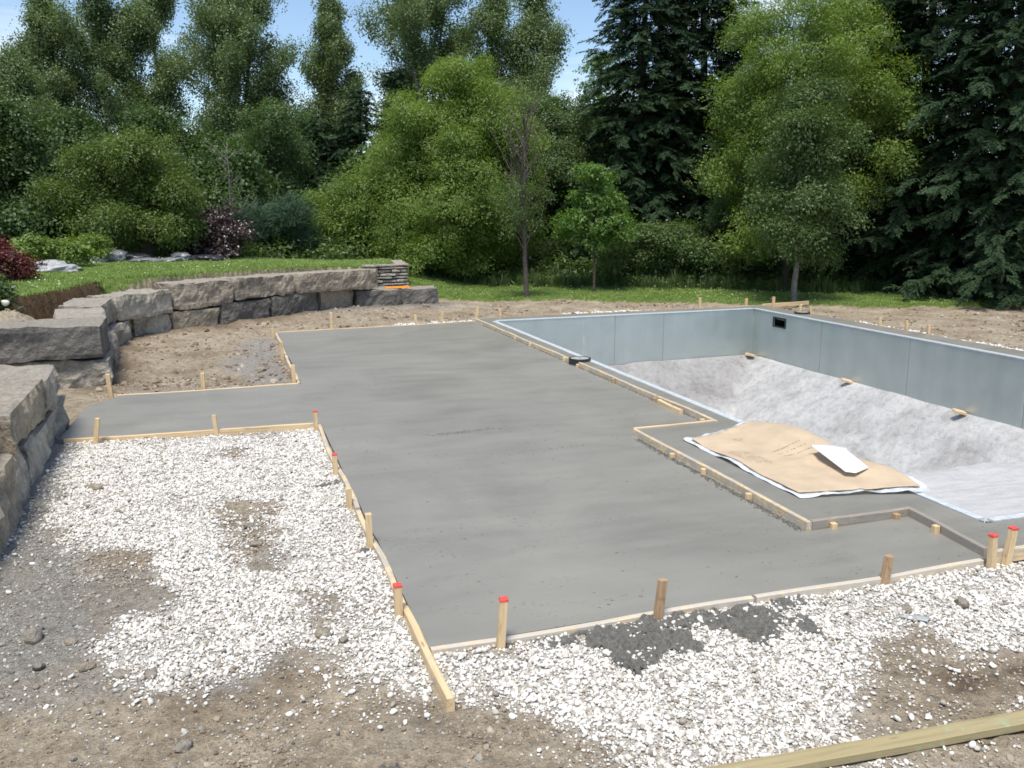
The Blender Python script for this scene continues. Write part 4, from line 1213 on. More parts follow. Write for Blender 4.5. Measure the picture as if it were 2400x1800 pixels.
tag(scatter('soil_clods', np.stack([X, Y, ground_z(X, Y) + cs_ * .1], 1), rand_rot(len(X), .7), cs_, PD_), 'rough brown clods of dug soil', 'soil', kind='stuff')

# single field stones one can point at
ROCKS = [(-1.12, 5.05, 0.058, 'pale', 'round pale cobble alone on the grey chips at the far left'), (-0.92, 4.93, 0.036, 'tan', 'small flat tan stone right of the round pale cobble'),
         (-1.03, 4.66, 0.034, 'dark', 'dark stone in front of the round pale cobble'), (-0.80, 4.60, 0.042, 'tan', 'angular tan stone left of the gravel tip'),
         (-0.62, 4.43, 0.04, 'brown', 'flat brown stone close to the gravel tip'), (-0.47, 4.37, 0.036, 'brown', 'dark-sided stone at the lower edge of the left gravel'),
         (-0.30, 3.70, 0.042, 'grey', 'lumpy grey stone in the bare soil at bottom left'), (-0.33, 3.56, 0.022, 'pale', 'pale pebble just in front of the lumpy grey stone'),
         (-1.15, 7.85, 0.06, 'tan', 'tan stone on the gravel near the left wall'), (0.10, 6.05, 0.045, 'brown', 'brown stone in the bare patch of the left gravel'),
         (0.06, 6.45, 0.045, 'tan', 'tan stone at the top of the bare patch in the gravel'), (0.40, 4.55, 0.05, 'tan', 'flat tan stone in the gravel left of the free board end'),
         (0.50, 4.46, 0.03, 'brown', 'small brown stone in the gravel left of the free board end'), (0.70, 5.02, 0.03, 'brown', 'brown stone by the red-tipped stake nearest the corner'),
         (4.05, 3.75, 0.045, 'tan', 'tan stone in the gravel at the right picture edge'), (3.72, 3.82, 0.04, 'tan', 'smaller tan stone left of the one at the right picture edge'),
         (0.45, 13.1, 0.07, 'brown', 'soil-covered stone on the grey strip beside the far slab'), (4.6, 20.6, 0.09, 'tan', 'pale stone on the soil below the end of the curved wall')]
for k, (x, y, s, tn, lb) in enumerate(ROCKS):
    v, f = rock_verts(500 + k, 3, (1.1, 0.85, 0.62 if k else 0.9), 0.25 if k else 0.1)
    o = mesh('field_stone', v * s, f, M_ST[tn], None, True)
    o.location = (x, y, float(ground_z(np.array([x]), np.array([y]))[0]) + s * 0.35); o.rotation_euler = (rnd.uniform(-.2, .2), rnd.uniform(-.2, .2), rnd.uniform(0, 6))
    tag(o, lb, 'stone', 'single stones lying on the ground')

# spilled wet concrete
def spill_mat():
    mt, n, l, b = new_mat('wet_concrete_spill')
    geo = n.new('ShaderNodeNewGeometry'); P = geo.outputs['Position']
    a = noise_node(n, l, 40, 6, 0.7, P)
    l.new(ramp(n, l, a.outputs['Fac'], [(0.3, (0.10, 0.097, 0.088)), (0.6, (0.21, 0.205, 0.187)), (0.8, (0.33, 0.322, 0.295))]).outputs['Color'], b.inputs['Base Color'])
    b.inputs['Roughness'].default_value = 0.6
    bump(n, l, b, a.outputs['Fac'], 1.0, 0.03)
    return mt
M_SPILL = spill_mat()
def spill(name, label, poly, hgt, seed, cat='concrete spill', group='wet concrete spills', step=0.014):
    xs = [p[0] for p in poly]; ys = [p[1] for p in poly]
    ax = np.arange(min(xs) - .08, max(xs) + .08, step); ay = np.arange(min(ys) - .08, max(ys) + .08, step)
    A, B = np.meshgrid(ax, ay, indexing='ij'); fa, fb = A.ravel(), B.ravel()
    d = sdist(fa, fb, poly) + 0.07 * fbm(fa * 8, fb * 8, oct=3, seed=seed) + 0.035 * fbm(fa * 26, fb * 26, oct=2, seed=seed + 1)
    h = hgt * sstep(0.0, 0.06, d) * (0.55 + 0.5 * fbm(fa * 9, fb * 9, oct=3, seed=seed + 2)) + 0.010 * fbm(fa * 32, fb * 32, oct=3, seed=seed + 4, gain=.7)
    z = ground_z(fa, fb) + np.where(d > 0, np.maximum(h, 0.002) + 0.007, -0.02)
    ins = (d > -0.012).reshape(A.shape) & (not_built(fa, fb, 0.03).reshape(A.shape))
    ii_ = np.arange(fa.size).reshape(A.shape)
    Fq = []
    for i in range(A.shape[0] - 1):
        for j in range(A.shape[1] - 1):
            if ins[i, j] and ins[i + 1, j] and ins[i + 1, j + 1] and ins[i, j + 1]: Fq.append((ii_[i, j], ii_[i + 1, j], ii_[i + 1, j + 1], ii_[i, j + 1]))
    used = sorted({i for q_ in Fq for i in q_}); rm = {u: k for k, u in enumerate(used)}
    V = [(fa[u], fb[u], z[u]) for u in used]
    o = mesh(name, V, [tuple(rm[i] for i in q_) for q_ in Fq], M_SPILL, None, False)
    return tag(o, label, cat, group)
spill('concrete_spill', 'long dark smear of spilled concrete right along the front form board', [(1.30, 4.09), (3.35, 4.09), (3.2, 4.02), (2.9, 3.98), (2.5, 3.94), (2.1, 3.95), (1.7, 3.96), (1.4, 4.03)], 0.025, 601)
spill('concrete_spill', 'dark concrete heap in the gravel left of the brownish leaning stake', [(1.62, 4.06), (2.06, 4.06), (2.10, 3.98), (2.4, 3.83), (2.46, 3.76), (2.2, 3.70), (1.86, 3.68), (1.80, 3.82), (1.66, 3.93)], 0.045, 602)
spill('concrete_spill', 'broad dark concrete patch in the gravel right of the brownish leaning stake', [(2.30, 4.06), (2.88, 4.07), (2.92, 3.98), (2.84, 3.88), (2.82, 3.74), (2.66, 3.70), (2.62, 3.84), (2.40, 3.93)], 0.04, 603)
spill('concrete_splash', 'small dark concrete splash right of the broad spill', [(2.98, 3.92), (3.06, 3.90), (3.10, 3.74), (3.04, 3.70), (2.98, 3.78)], 0.02, 604)
spill('concrete_splash', 'little dark concrete lump on the left gravel beside a red-tipped stake', [(0.68, 7.27), (0.83, 7.29), (0.83, 7.20), (0.70, 7.18)], 0.035, 605)
spill('concrete_splash', 'dark concrete lump beside the left form board, above the slab corner', [(0.74, 5.66), (0.84, 5.72), (0.84, 5.58), (0.76, 5.56)], 0.03, 606)
spill('concrete_splash', 'crumbly grey mortar lump in the soil at the bottom of the picture', [(0.42, 3.22), (0.56, 3.26), (0.60, 3.14), (0.50, 3.06), (0.42, 3.12)], 0.03, 607)
# gobs of mortar squeezed out along the pool forms
def gobs(name, label, a, b, n_, spread):
    a = Vector(a); b = Vector(b); t = rng.random(n_)
    X_ = a.x + (b.x - a.x) * t - np.abs(rng.normal(0, spread, n_)); Y_ = a.y + (b.y - a.y) * t
    s = np.clip(rng.lognormal(math.log(0.006), 0.5, n_), 0.003, 0.02)
    return tag(scatter(name, np.stack([X_, Y_, np.full(n_, SLAB_Z + 0.002)], 1), rand_rot(n_, .6), s * np.ones(n_), PS_), label, 'mortar crumbs', kind='stuff')
PS_ = [proto('mortar_piece', *rock_verts(440 + k, 1, (1.2, 1, .5), 0.3), M_SPILL, True) for k in range(4)]
gobs('mortar_crumbs', 'dark mortar crumbs along the left side of the cardboard bay form', (3.842, 4.95), (3.845, 7.6), 900, 0.028)
gobs('mortar_crumbs', 'dark mortar crumbs along the pool form beside the slab', (4.835, 8.0), (4.835, 16.5), 900, 0.014)

# flecks torn out of the slab surface by the float
fx_ = [2.88, 2.94, 3.00, 3.10, 3.15, 3.22]; P_f = [(x, 7.55 + 0.004 * k, 0.011 if k != 1 else 0.008) for k, x in enumerate(fx_)]
t_ = rng.random(230); sxp = 1.95 + 0.70 * t_ + rng.normal(0, .05, 230); syp = 8.40 + 0.10 * t_ + rng.normal(0, .035, 230)
P_f += [(a_, b_, c_) for a_, b_, c_ in zip(sxp, syp, rng.uniform(.003, .008, 230))]
xr, yr = rng.uniform(0.95, 4.7, 900), rng.uniform(4.2, 16.5, 900); kk = (sdist(xr, yr, SLAB) > 0.06) & (fbm(xr * 0.9, yr * 3.0, oct=3, seed=131) > 0.15)
P_f += [(a_, b_, c_) for a_, b_, c_ in zip(xr[kk], yr[kk], rng.uniform(.003, .009, kk.sum()))]
P_f = np.array(P_f)
tag(scatter('surface_flecks', np.stack([P_f[:, 0], P_f[:, 1], np.full(len(P_f), SLAB_Z + 0.0005)], 1), np.stack([np.zeros(len(P_f)), np.zeros(len(P_f)), rng.normal(0, .4, len(P_f))], 1), P_f[:, 2:3] * np.array([[1.5, 0.8, 0.35]]), PS_), 'dark flecks scattered on the smooth slab surface', 'flecks', kind='stuff')

# grey plastic scrap in the gravel
sc_o = sheet('plastic_scrap', [(3.60, 3.76), (3.66, 3.79), (3.76, 3.68), (3.70, 3.64)], lambda x, y: ground_z(x, y) + 0.018 + 0.008 * fbm(x * 14, y * 14, oct=2, seed=3), plain('grey_film', (0.42, 0.45, 0.46), 0.35), 0.002, 0.03)
tag(sc_o, 'torn grey plastic scrap in the right-hand gravel', 'plastic scrap')

# ------------------------------------------------------------------ foliage pieces
def leaf_quad(p, d, n, ln, wd):
    """a folded diamond leaf: base p, direction d, normal n"""
    d = d / np.linalg.norm(d); s = np.cross(n, d); s /= (np.linalg.norm(s) + 1e-9); n = np.cross(d, s)
    return [p, p + d * ln * 0.45 + s * wd * 0.5 + n * wd * 0.12, p + d * ln, p + d * ln * 0.45 - s * wd * 0.5 + n * wd * 0.12]
def spray(seed, nleaf, radius, ln, wd, droop=0.25, flat=0.6):
    r_ = np.random.default_rng(seed); V, Fc = [], []
    for k in range(nleaf):
        a_ = r_.uniform(0, 6.283); rr = radius * math.sqrt(r_.random())
        p = np.array([rr * math.cos(a_), rr * math.sin(a_), r_.normal(0, radius * (1 - flat) * 0.8) - droop * rr * rr / radius])
        d = np.array([math.cos(a_ + r_.normal(0, .7)), math.sin(a_ + r_.normal(0, .7)), r_.normal(-droop, 0.35)])
        n = np.array([r_.normal(0, .28), r_.normal(0, .28), 1.0])
        s = r_.uniform(0.6, 1.35); o_ = len(V)
        V += leaf_quad(p, d, n, ln * s, wd * s); Fc.append((o_, o_ + 1, o_ + 2, o_ + 3))
    return V, Fc
def twig(seed, ln, n_, needle, wd):
    """a conifer bough tip along +X, needles in tufts drooping to the sides"""
    r_ = np.random.default_rng(seed); V, Fc = [], []
    for k in range(n_):
        t = (k + r_.random()) / n_; side = 1 if k % 2 else -1
        p = np.array([t * ln, 0, -0.10 * ln * t * t])
        w = needle * (1.15 - 0.75 * t)
        d = np.array([0.65 + 0.3 * r_.random(), side * r_.uniform(.5, 1.0), r_.normal(-0.22, .22)])
        o_ = len(V); V += leaf_quad(p, d, np.array([r_.normal(0, .4), r_.normal(0, .4), 1.0]), w * r_.uniform(.8, 1.3), wd * r_.uniform(.8, 1.3)); Fc.append((o_, o_ + 1, o_ + 2, o_ + 3))
    return V, Fc
def blades(seed, n_, h, spread, w, bend=0.5):
    r_ = np.random.default_rng(seed); V, Fc = [], []
    for k in range(n_):
        a_ = r_.uniform(0, 6.283); rr = spread * math.sqrt(r_.random()); b_ = r_.uniform(0, 6.283)
        p = np.array([rr * math.cos(a_), rr * math.sin(a_), -0.01]); hh = h * r_.uniform(.6, 1.15)
        o = np.array([math.cos(b_), math.sin(b_), 0]) * hh * bend * r_.uniform(.3, 1); s = np.array([-math.sin(b_), math.cos(b_), 0]) * w
        q_ = len(V); V += [p - s, p + s, p + o * .35 + np.array([0, 0, hh * .6]) + s * .8, p + o * .35 + np.array([0, 0, hh * .6]) - s * .8, p + o + np.array([0, 0, hh])]
        Fc += [(q_, q_ + 1, q_ + 2, q_ + 3), (q_ + 3, q_ + 2, q_ + 4)]
    return V, Fc
L_YEL = leaf_mat('leaf_yellow_green', (0.078, 0.150, 0.016), (0.205, 0.305, 0.042), 0.47, 0.5, 0.3)
L_OLIVE = leaf_mat('leaf_olive_green', (0.055, 0.105, 0.014), (0.145, 0.215, 0.032), 0.45, 0.5, 0.3)
L_MAPLE = leaf_mat('leaf_bright_maple', (0.070, 0.150, 0.022), (0.150, 0.275, 0.045), 0.49, 0.5, 0.3)
L_MID = leaf_mat('leaf_mid_green', (0.048, 0.100, 0.022), (0.125, 0.205, 0.048), 0.43, 0.5, 0.35)
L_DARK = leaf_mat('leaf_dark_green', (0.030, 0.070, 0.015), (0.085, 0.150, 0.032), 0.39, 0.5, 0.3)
L_POP = leaf_mat('leaf_poplar', (0.068, 0.120, 0.040), (0.185, 0.260, 0.092), 0.41, 0.45, 0.35)
L_ASH = leaf_mat('leaf_grey_green', (0.045, 0.088, 0.022), (0.120, 0.190, 0.050), 0.43, 0.45, 0.3)
L_SPR = leaf_mat('needle_dark_spruce', (0.014, 0.034, 0.016), (0.044, 0.080, 0.036), 0.12, 0.7, 0.10)
L_PINE = leaf_mat('needle_blue_pine', (0.028, 0.065, 0.036), (0.070, 0.130, 0.065), 0.15, 0.6, 0.2)
L_PURP = leaf_mat('leaf_purple', (0.024, 0.011, 0.013), (0.080, 0.040, 0.042), 0.15, 0.4, 0.7)
L_RED = leaf_mat('leaf_red_barberry', (0.050, 0.010, 0.011), (0.20, 0.032, 0.030), 0.3)
L_LIME = leaf_mat('leaf_lime_shrub', (0.090, 0.160, 0.020), (0.21, 0.31, 0.05), 0.4)
L_GRASS = leaf_mat('grass_blade', (0.145, 0.235, 0.048), (0.310, 0.425, 0.115), 0.40, 0.5, 0.3)
L_WEED = leaf_mat('tall_grass', (0.042, 0.082, 0.018), (0.105, 0.170, 0.045), 0.38, 0.5, 0.3)
def sprays(mat, n_=5, nleaf=14, rad=0.26, ln=0.10, wd=0.06, s0=0, **k):
    return [proto('leaf_spray', *spray(s0 + i, nleaf, rad, ln, wd, **k), mat) for i in range(n_)]
S_YEL = sprays(L_YEL, 6, 60, 0.29, 0.068, 0.030, 1000, droop=0.5)
S_OLIVE = sprays(L_OLIVE, 6, 54, 0.27, 0.064, 0.030, 1050, droop=0.5)
S_MAPLE = sprays(L_MAPLE, 5, 28, 0.24, 0.082, 0.066, 1100, droop=0.35, flat=.75)
S_MID = sprays(L_MID, 5, 46, 0.27, 0.066, 0.040, 1200)
S_DARK = sprays(L_DARK, 5, 32, 0.28, 0.082, 0.055, 1300, droop=0.4)
S_POP = sprays(L_POP, 6, 40, 0.25, 0.070, 0.054, 1400, droop=0.15, flat=.2)
S_ASH = sprays(L_ASH, 5, 44, 0.26, 0.070, 0.036, 1500, droop=0.5)
S_PURP = sprays(L_PURP, 4, 18, 0.20, 0.075, 0.060, 1600)
S_RED = sprays(L_RED, 4, 22, 0.10, 0.045, 0.026, 1700, flat=.2)
S_LIME = sprays(L_LIME, 4, 20, 0.13, 0.055, 0.036, 1800)
S_PINE = [proto('pine_tuft', *spray(1900 + i, 34, 0.17, 0.17, 0.012, droop=-0.5, flat=.1), L_PINE) for i in range(4)]
S_SPR = [proto('spruce_twig', *twig(2000 + i, 0.46, 32, 0.15, 0.034), L_SPR) for i in range(5)]
M_BARK = plain('bark', (0.075, 0.06, 0.048), 0.95, 0, 0.45, 14, 0.9, 0.03)
M_BARKG = plain('bark_grey', (0.16, 0.145, 0.125), 0.95, 0, 0.4, 14, 0.9, 0.03)
M_BARKD = plain('bark_dark_stem', (0.035, 0.028, 0.024), 0.95, 0, 0.4, 18, 0.8, 0.02)

def gz1(x, y): return float(ground_z(np.array([x]), np.array([y]))[0])

def branch_tubes(mb, p0, p1, r0, r1, wob=0.08, seg=5, n_=5):
    p0 = Vector(p0); p1 = Vector(p1); L = (p1 - p0).length; pts = []; rr = []
    for i in range(seg + 1):
        t = i / seg
        pts.append(p0.lerp(p1, t) + Vector((rnd.uniform(-1, 1), rnd.uniform(-1, 1), rnd.uniform(-.5, .5))) * wob * L * math.sin(math.pi * t) * 0.6)
        rr.append(r0 + (r1 - r0) * t)
    mb.add(tube(pts, rr, n_)); return pts

def lobe_points(lobes, dens, seed, depth=1.0, gap=0.0, clump=0.31):
    """each lobe is broken into leafy clumps standing out of it; their undersides and the spaces between stay thin"""
    P_, N_ = [], []
    for (cx_, cy_, cz_, rx, ry, rz) in lobes:
        area = 4 * math.pi * ((rx * ry) ** 1.6 / 3 + (rx * rz) ** 1.6 / 3 + (ry * rz) ** 1.6 / 3) ** (1 / 1.6)
        tot = area * dens; rm = (rx * ry * rz) ** (1 / 3)
        nsub = max(5, int(9 * (0.40 / clump) ** 2)); rx, ry, rz = rx * 1.06, ry * 1.06, rz * 1.06
        for k in range(nsub):
            d0 = rng.normal(size=3); d0 /= np.linalg.norm(d0)
            if d0[2] < -0.6: d0[2] *= -0.5
            cs0 = rng.uniform(0.7, 1.3) * clump
            c0 = np.array([cx_, cy_, cz_]) + d0 * np.array([rx, ry, rz]) * rng.uniform(0.50, 0.92)
            n_ = int(tot / nsub * cs0 / clump)
            d = rng.normal(size=(n_, 3)); d /= np.linalg.norm(d, axis=1)[:, None]
            d = d[(d[:, 2] > -0.35) | (rng.random(len(d)) < 0.3)]
            r_ = (0.35 + 0.72 * rng.random(len(d)) ** 0.45) * (1 + 0.35 * fbm(d[:, 0] * 2.3 + k, d[:, 1] * 2.3, d[:, 2] * 2.3 + cx_, 2, seed))
            r_ = r_ + (rng.random(len(d)) < 0.10) * rng.exponential(0.22, len(d))
            p = c0 + d * r_[:, None] * np.array([rx, ry, rz * rng.uniform(0.6, 1.25)]) * cs0 * np.array([1.12, 1.12, 0.9])
            P_.append(p); N_.append(d * 0.7 + d0 * 0.5)
        # inner twigs
        n_ = int(tot * 0.10); d = rng.normal(size=(n_, 3)); d /= np.linalg.norm(d, axis=1)[:, None]
        P_.append(np.array([cx_, cy_, cz_]) + d * np.array([rx, ry, rz]) * (0.65 * rng.random(n_) ** 0.5)[:, None]); N_.append(d)
    P_ = np.concatenate(P_); N_ = np.concatenate(N_); N_ /= np.linalg.norm(N_, axis=1)[:, None]
    if gap > 0:
        k_ = fbm(P_[:, 0] * 1.7, P_[:, 1] * 1.7, P_[:, 2] * 1.7, 3, seed + 7) > -1.2 + gap
        P_, N_ = P_[k_], N_[k_]
    return P_, N_

def leaf_rots(N_, spread=0.38):
    n_ = len(N_)
    yaw = np.arctan2(N_[:, 1], N_[:, 0]) + rng.normal(0, 0.8, n_)
    pitch = (1 - np.clip(N_[:, 2], -0.2, 1)) * 1.05 + rng.normal(0, spread * 0.5, n_)      # tips hang outwards
    return np.stack([rng.normal(0, spread, n_), pitch, yaw], 1)

def lobe_tree(name, label, xy, lobes, protos, cat='tree', dens=26, trunk=0.10, bark=None, group=None, size=(0.8, 1.25), gap=0.35, stems=1, depth_k=0.85, first=None, shift=None, zbase=None):
    """lobes as (offset across the view, height, radius across, radius up); depth scattered so the crown is round"""
    x, y = xy; z = gz1(x, y) if zbase is None else zbase
    D = math.hypot(x, y); rt_ = Vector((y / D, -x / D)); fw = Vector((x / D, y / D))
    root = empty(name, (x, y, z - 0.05)); tag(root, label, cat, group)
    W = max(abs(l_[0]) + l_[2] for l_ in lobes)
    out = []
    for k, (o_, h_, rx, rz) in enumerate(lobes):
        dpt = rnd.uniform(-.45, .45) * max(0.2, (W - abs(o_))) * depth_k
        c = Vector((x, y)) + rt_ * o_ + fw * dpt
        out.append((c.x, c.y, h_, rx, (rx + rz) * 0.5 * 1.05, rz))
    pts, nr = lobe_points(out, dens, rnd.randrange(9999), 1.0, gap)
    keep_ = pts[:, 2] > z + 0.12
    pts, nr = pts[keep_], nr[keep_]
    s = rng.uniform(size[0], size[1], len(pts))
    cr = scatter('crown', pts, leaf_rots(nr), s, protos); cr['kind'] = 'stuff'; wchild(cr, root, root.location)
    mb = Mesh(); hmin = min(l_[1] for l_ in lobes); hmax = max(l_[1] for l_ in lobes)
    first = first if first is not None else z + 0.45 * (hmin - z) + 0.2
    for s_ in range(stems):
        ox = rnd.uniform(-.12, .12) * (stems > 1); oy = rnd.uniform(-.12, .12) * (stems > 1)
        tx = rnd.uniform(-.5, .5) * (stems > 1)
        top = Vector((x + tx, y, z + 0.8 * (hmax - z)))
        pp = branch_tubes(mb, (x + ox, y + oy, z - 0.1), top, trunk, trunk * 0.25, 0.03, 7, 8)
        for (lx, ly, lz, rx, ry, rz) in out[s_::stems]:
            st_ = min(pp, key=lambda p_: abs(p_.z - max(first, lz - 0.9 * rx - 0.3)))
            branch_tubes(mb, st_, (lx, ly, lz + 0.3 * rz), trunk * 0.42, trunk * 0.10, 0.10, 4, 5)
    tk = mb.build('trunk', bark or M_BARK); wchild(tk, root, root.location)
    return root

def stem_tree(name, label, xy, h, rad, protos, trunk=0.13, bark=None, nb=26, spread=0.42, up=0.9, clear=0.12, n_per=26, group=None, forks=1, cat='tree', lean=0.0, size=(0.8, 1.3)):
    """poplar habit: ascending limbs carrying separate leafy plumes, sky between them"""
    x, y = xy; z = gz1(x, y); root = empty(name, (x, y, z - 0.05)); tag(root, label, cat, group)
    mb = Mesh(); P_, N_ = [], []
    for fk in range(forks):
        ang = rnd.uniform(0, 6.28); sp_ = (0.35 * rad if forks > 1 else 0.0)
        top = Vector((x + math.cos(ang) * sp_ + lean * h + (fk - (forks - 1) / 2) * rad * 0.9, y + math.sin(ang) * sp_, z + h * rnd.uniform(.9, 1.0)))
        pp = branch_tubes(mb, (x + fk * 0.1, y, z - 0.1), top, trunk, 0.02, 0.035, 9, 7)
        k_n = nb // forks
        for k in range(k_n):
            t = clear + (1 - clear) * (k + rnd.random()) / k_n
            st_ = pp[0].lerp(pp[-1], t) if True else None
            i0 = min(int(t * (len(pp) - 1)), len(pp) - 2); st_ = pp[i0].lerp(pp[i0 + 1], t * (len(pp) - 1) - i0)
            prof = (math.sin(math.pi * min(1, (t - clear) / (1 - clear) * 0.80 + 0.20)) ** 0.7) * (1.25 - 0.4 * t)
            bl = rad * max(0.22, prof) * rnd.uniform(.6, 1.2)
            a_ = rnd.uniform(0, 6.283)
            end = st_ + Vector((math.cos(a_) * bl, math.sin(a_) * bl, bl * up * rnd.uniform(.8, 1.7)))
            bp = branch_tubes(mb, st_, end, trunk * 0.28 * (1.1 - t), 0.008, 0.12, 4, 4)
            m_ = int(n_per * (0.5 + bl / rad))
            tt_ = rng.uniform(0.25, 1.08, m_)
            base_ = np.array(st_)[None] + (np.array(end) - np.array(st_))[None] * tt_[:, None]
            off = rng.normal(0, 1, (m_, 3)) * spread * np.array([1, 1, 0.9])
            P_.append(base_ + off); N_.append(off / (np.linalg.norm(off, axis=1)[:, None] + 1e-6))
        m_ = int(n_per * 1.2); tpt = np.array(top)[None] + rng.normal(0, 1, (m_, 3)) * np.array([spread * .6, spread * .6, spread * 1.6]); P_.append(tpt); N_.append(rng.normal(0, .6, (m_, 3)))
    P_ = np.concatenate(P_); N_ = np.concatenate(N_)
    cr = scatter('crown', P_, leaf_rots(N_, 0.6), rng.uniform(size[0], size[1], len(P_)), protos); cr['kind'] = 'stuff'; wchild(cr, root, root.location)
    wchild(mb.build('trunk', bark or M_BARKG), root, root.location)
    return root

def conifer(name, label, xy, h, rad, protos, group=None, start=0.03, step=0.30, cat='tree', size=(0.85, 1.35), nb=7, zbase=None):
    x, y = xy; z = gz1(x, y) if zbase is None else zbase
    root = empty(name, (x, y, z - 0.05)); tag(root, label, cat, group)
    mb = Mesh(); branch_tubes(mb, (x, y, z - .1), (x, y, z + h), 0.05 + h * 0.012, 0.015, 0.008, 8, 8)
    P_, R_, S_ = [], [], []
    zz_ = z + start * h + 0.1
    while zz_ < z + h * 0.985:
        t = (zz_ - z) / h
        L = rad * (1 - t) ** 0.85 * 1.0 + 0.12
        if t < 0.12: L *= 0.8 + t
        for k in range(nb):
            a_ = 6.283 * (k + rnd.random() * 0.9) / nb + zz_ * 3.1
            l_ = L * rnd.uniform(0.62, 1.15); dr = rnd.uniform(0.12, 0.34) * (1.15 - 0.8 * t)
            z0_ = zz_ + rnd.uniform(-.12, .12)
            m_ = max(3, int(l_ / 0.12))
            tt_ = np.linspace(0.22, 1.0, m_)
            lat = rng.normal(0, 1, m_) * 0.13 * l_ * (1.15 - tt_)
            px_ = x + math.cos(a_) * l_ * tt_ - math.sin(a_) * lat; py_ = y + math.sin(a_) * l_ * tt_ + math.cos(a_) * lat
            pz_ = z0_ + l_ * (0.12 * tt_ - dr * 2.0 * tt_ ** 2 + 0.30 * dr * tt_ ** 4) + rng.normal(0, .03, m_)
            P_.append(np.stack([px_, py_, pz_], 1))
            R_.append(np.stack([rng.normal(0, .35, m_), dr * 1.6 + rng.normal(0, .25, m_), a_ + np.sign(lat) * 0.5 + rng.normal(0, .35, m_)], 1))
            S_.append(rng.uniform(size[0], size[1], m_) * (0.65 + 0.35 * min(1, l_ / 1.2)))
            if k % 2 == 0 and l_ > 0.5: mb.add(tube([(x, y, z0_), (x + math.cos(a_) * l_ * .6, y + math.sin(a_) * l_ * .6, z0_ + l_ * (.07 - dr * .72))], [0.02, 0.006], 4))
        zz_ += step * rnd.uniform(.8, 1.2) * (1 - 0.45 * t)
    P_ = np.concatenate(P_); R_ = np.concatenate(R_); S_ = np.concatenate(S_)
    ok_ = P_[:, 2] > z + 0.15; P_, R_, S_ = P_[ok_], R_[ok_], S_[ok_]
    cr = scatter('crown', P_, R_, S_, protos); cr['kind'] = 'stuff'; wchild(cr, root, root.location)
    wchild(mb.build('trunk', M_BARKD), root, root.location)
    return root

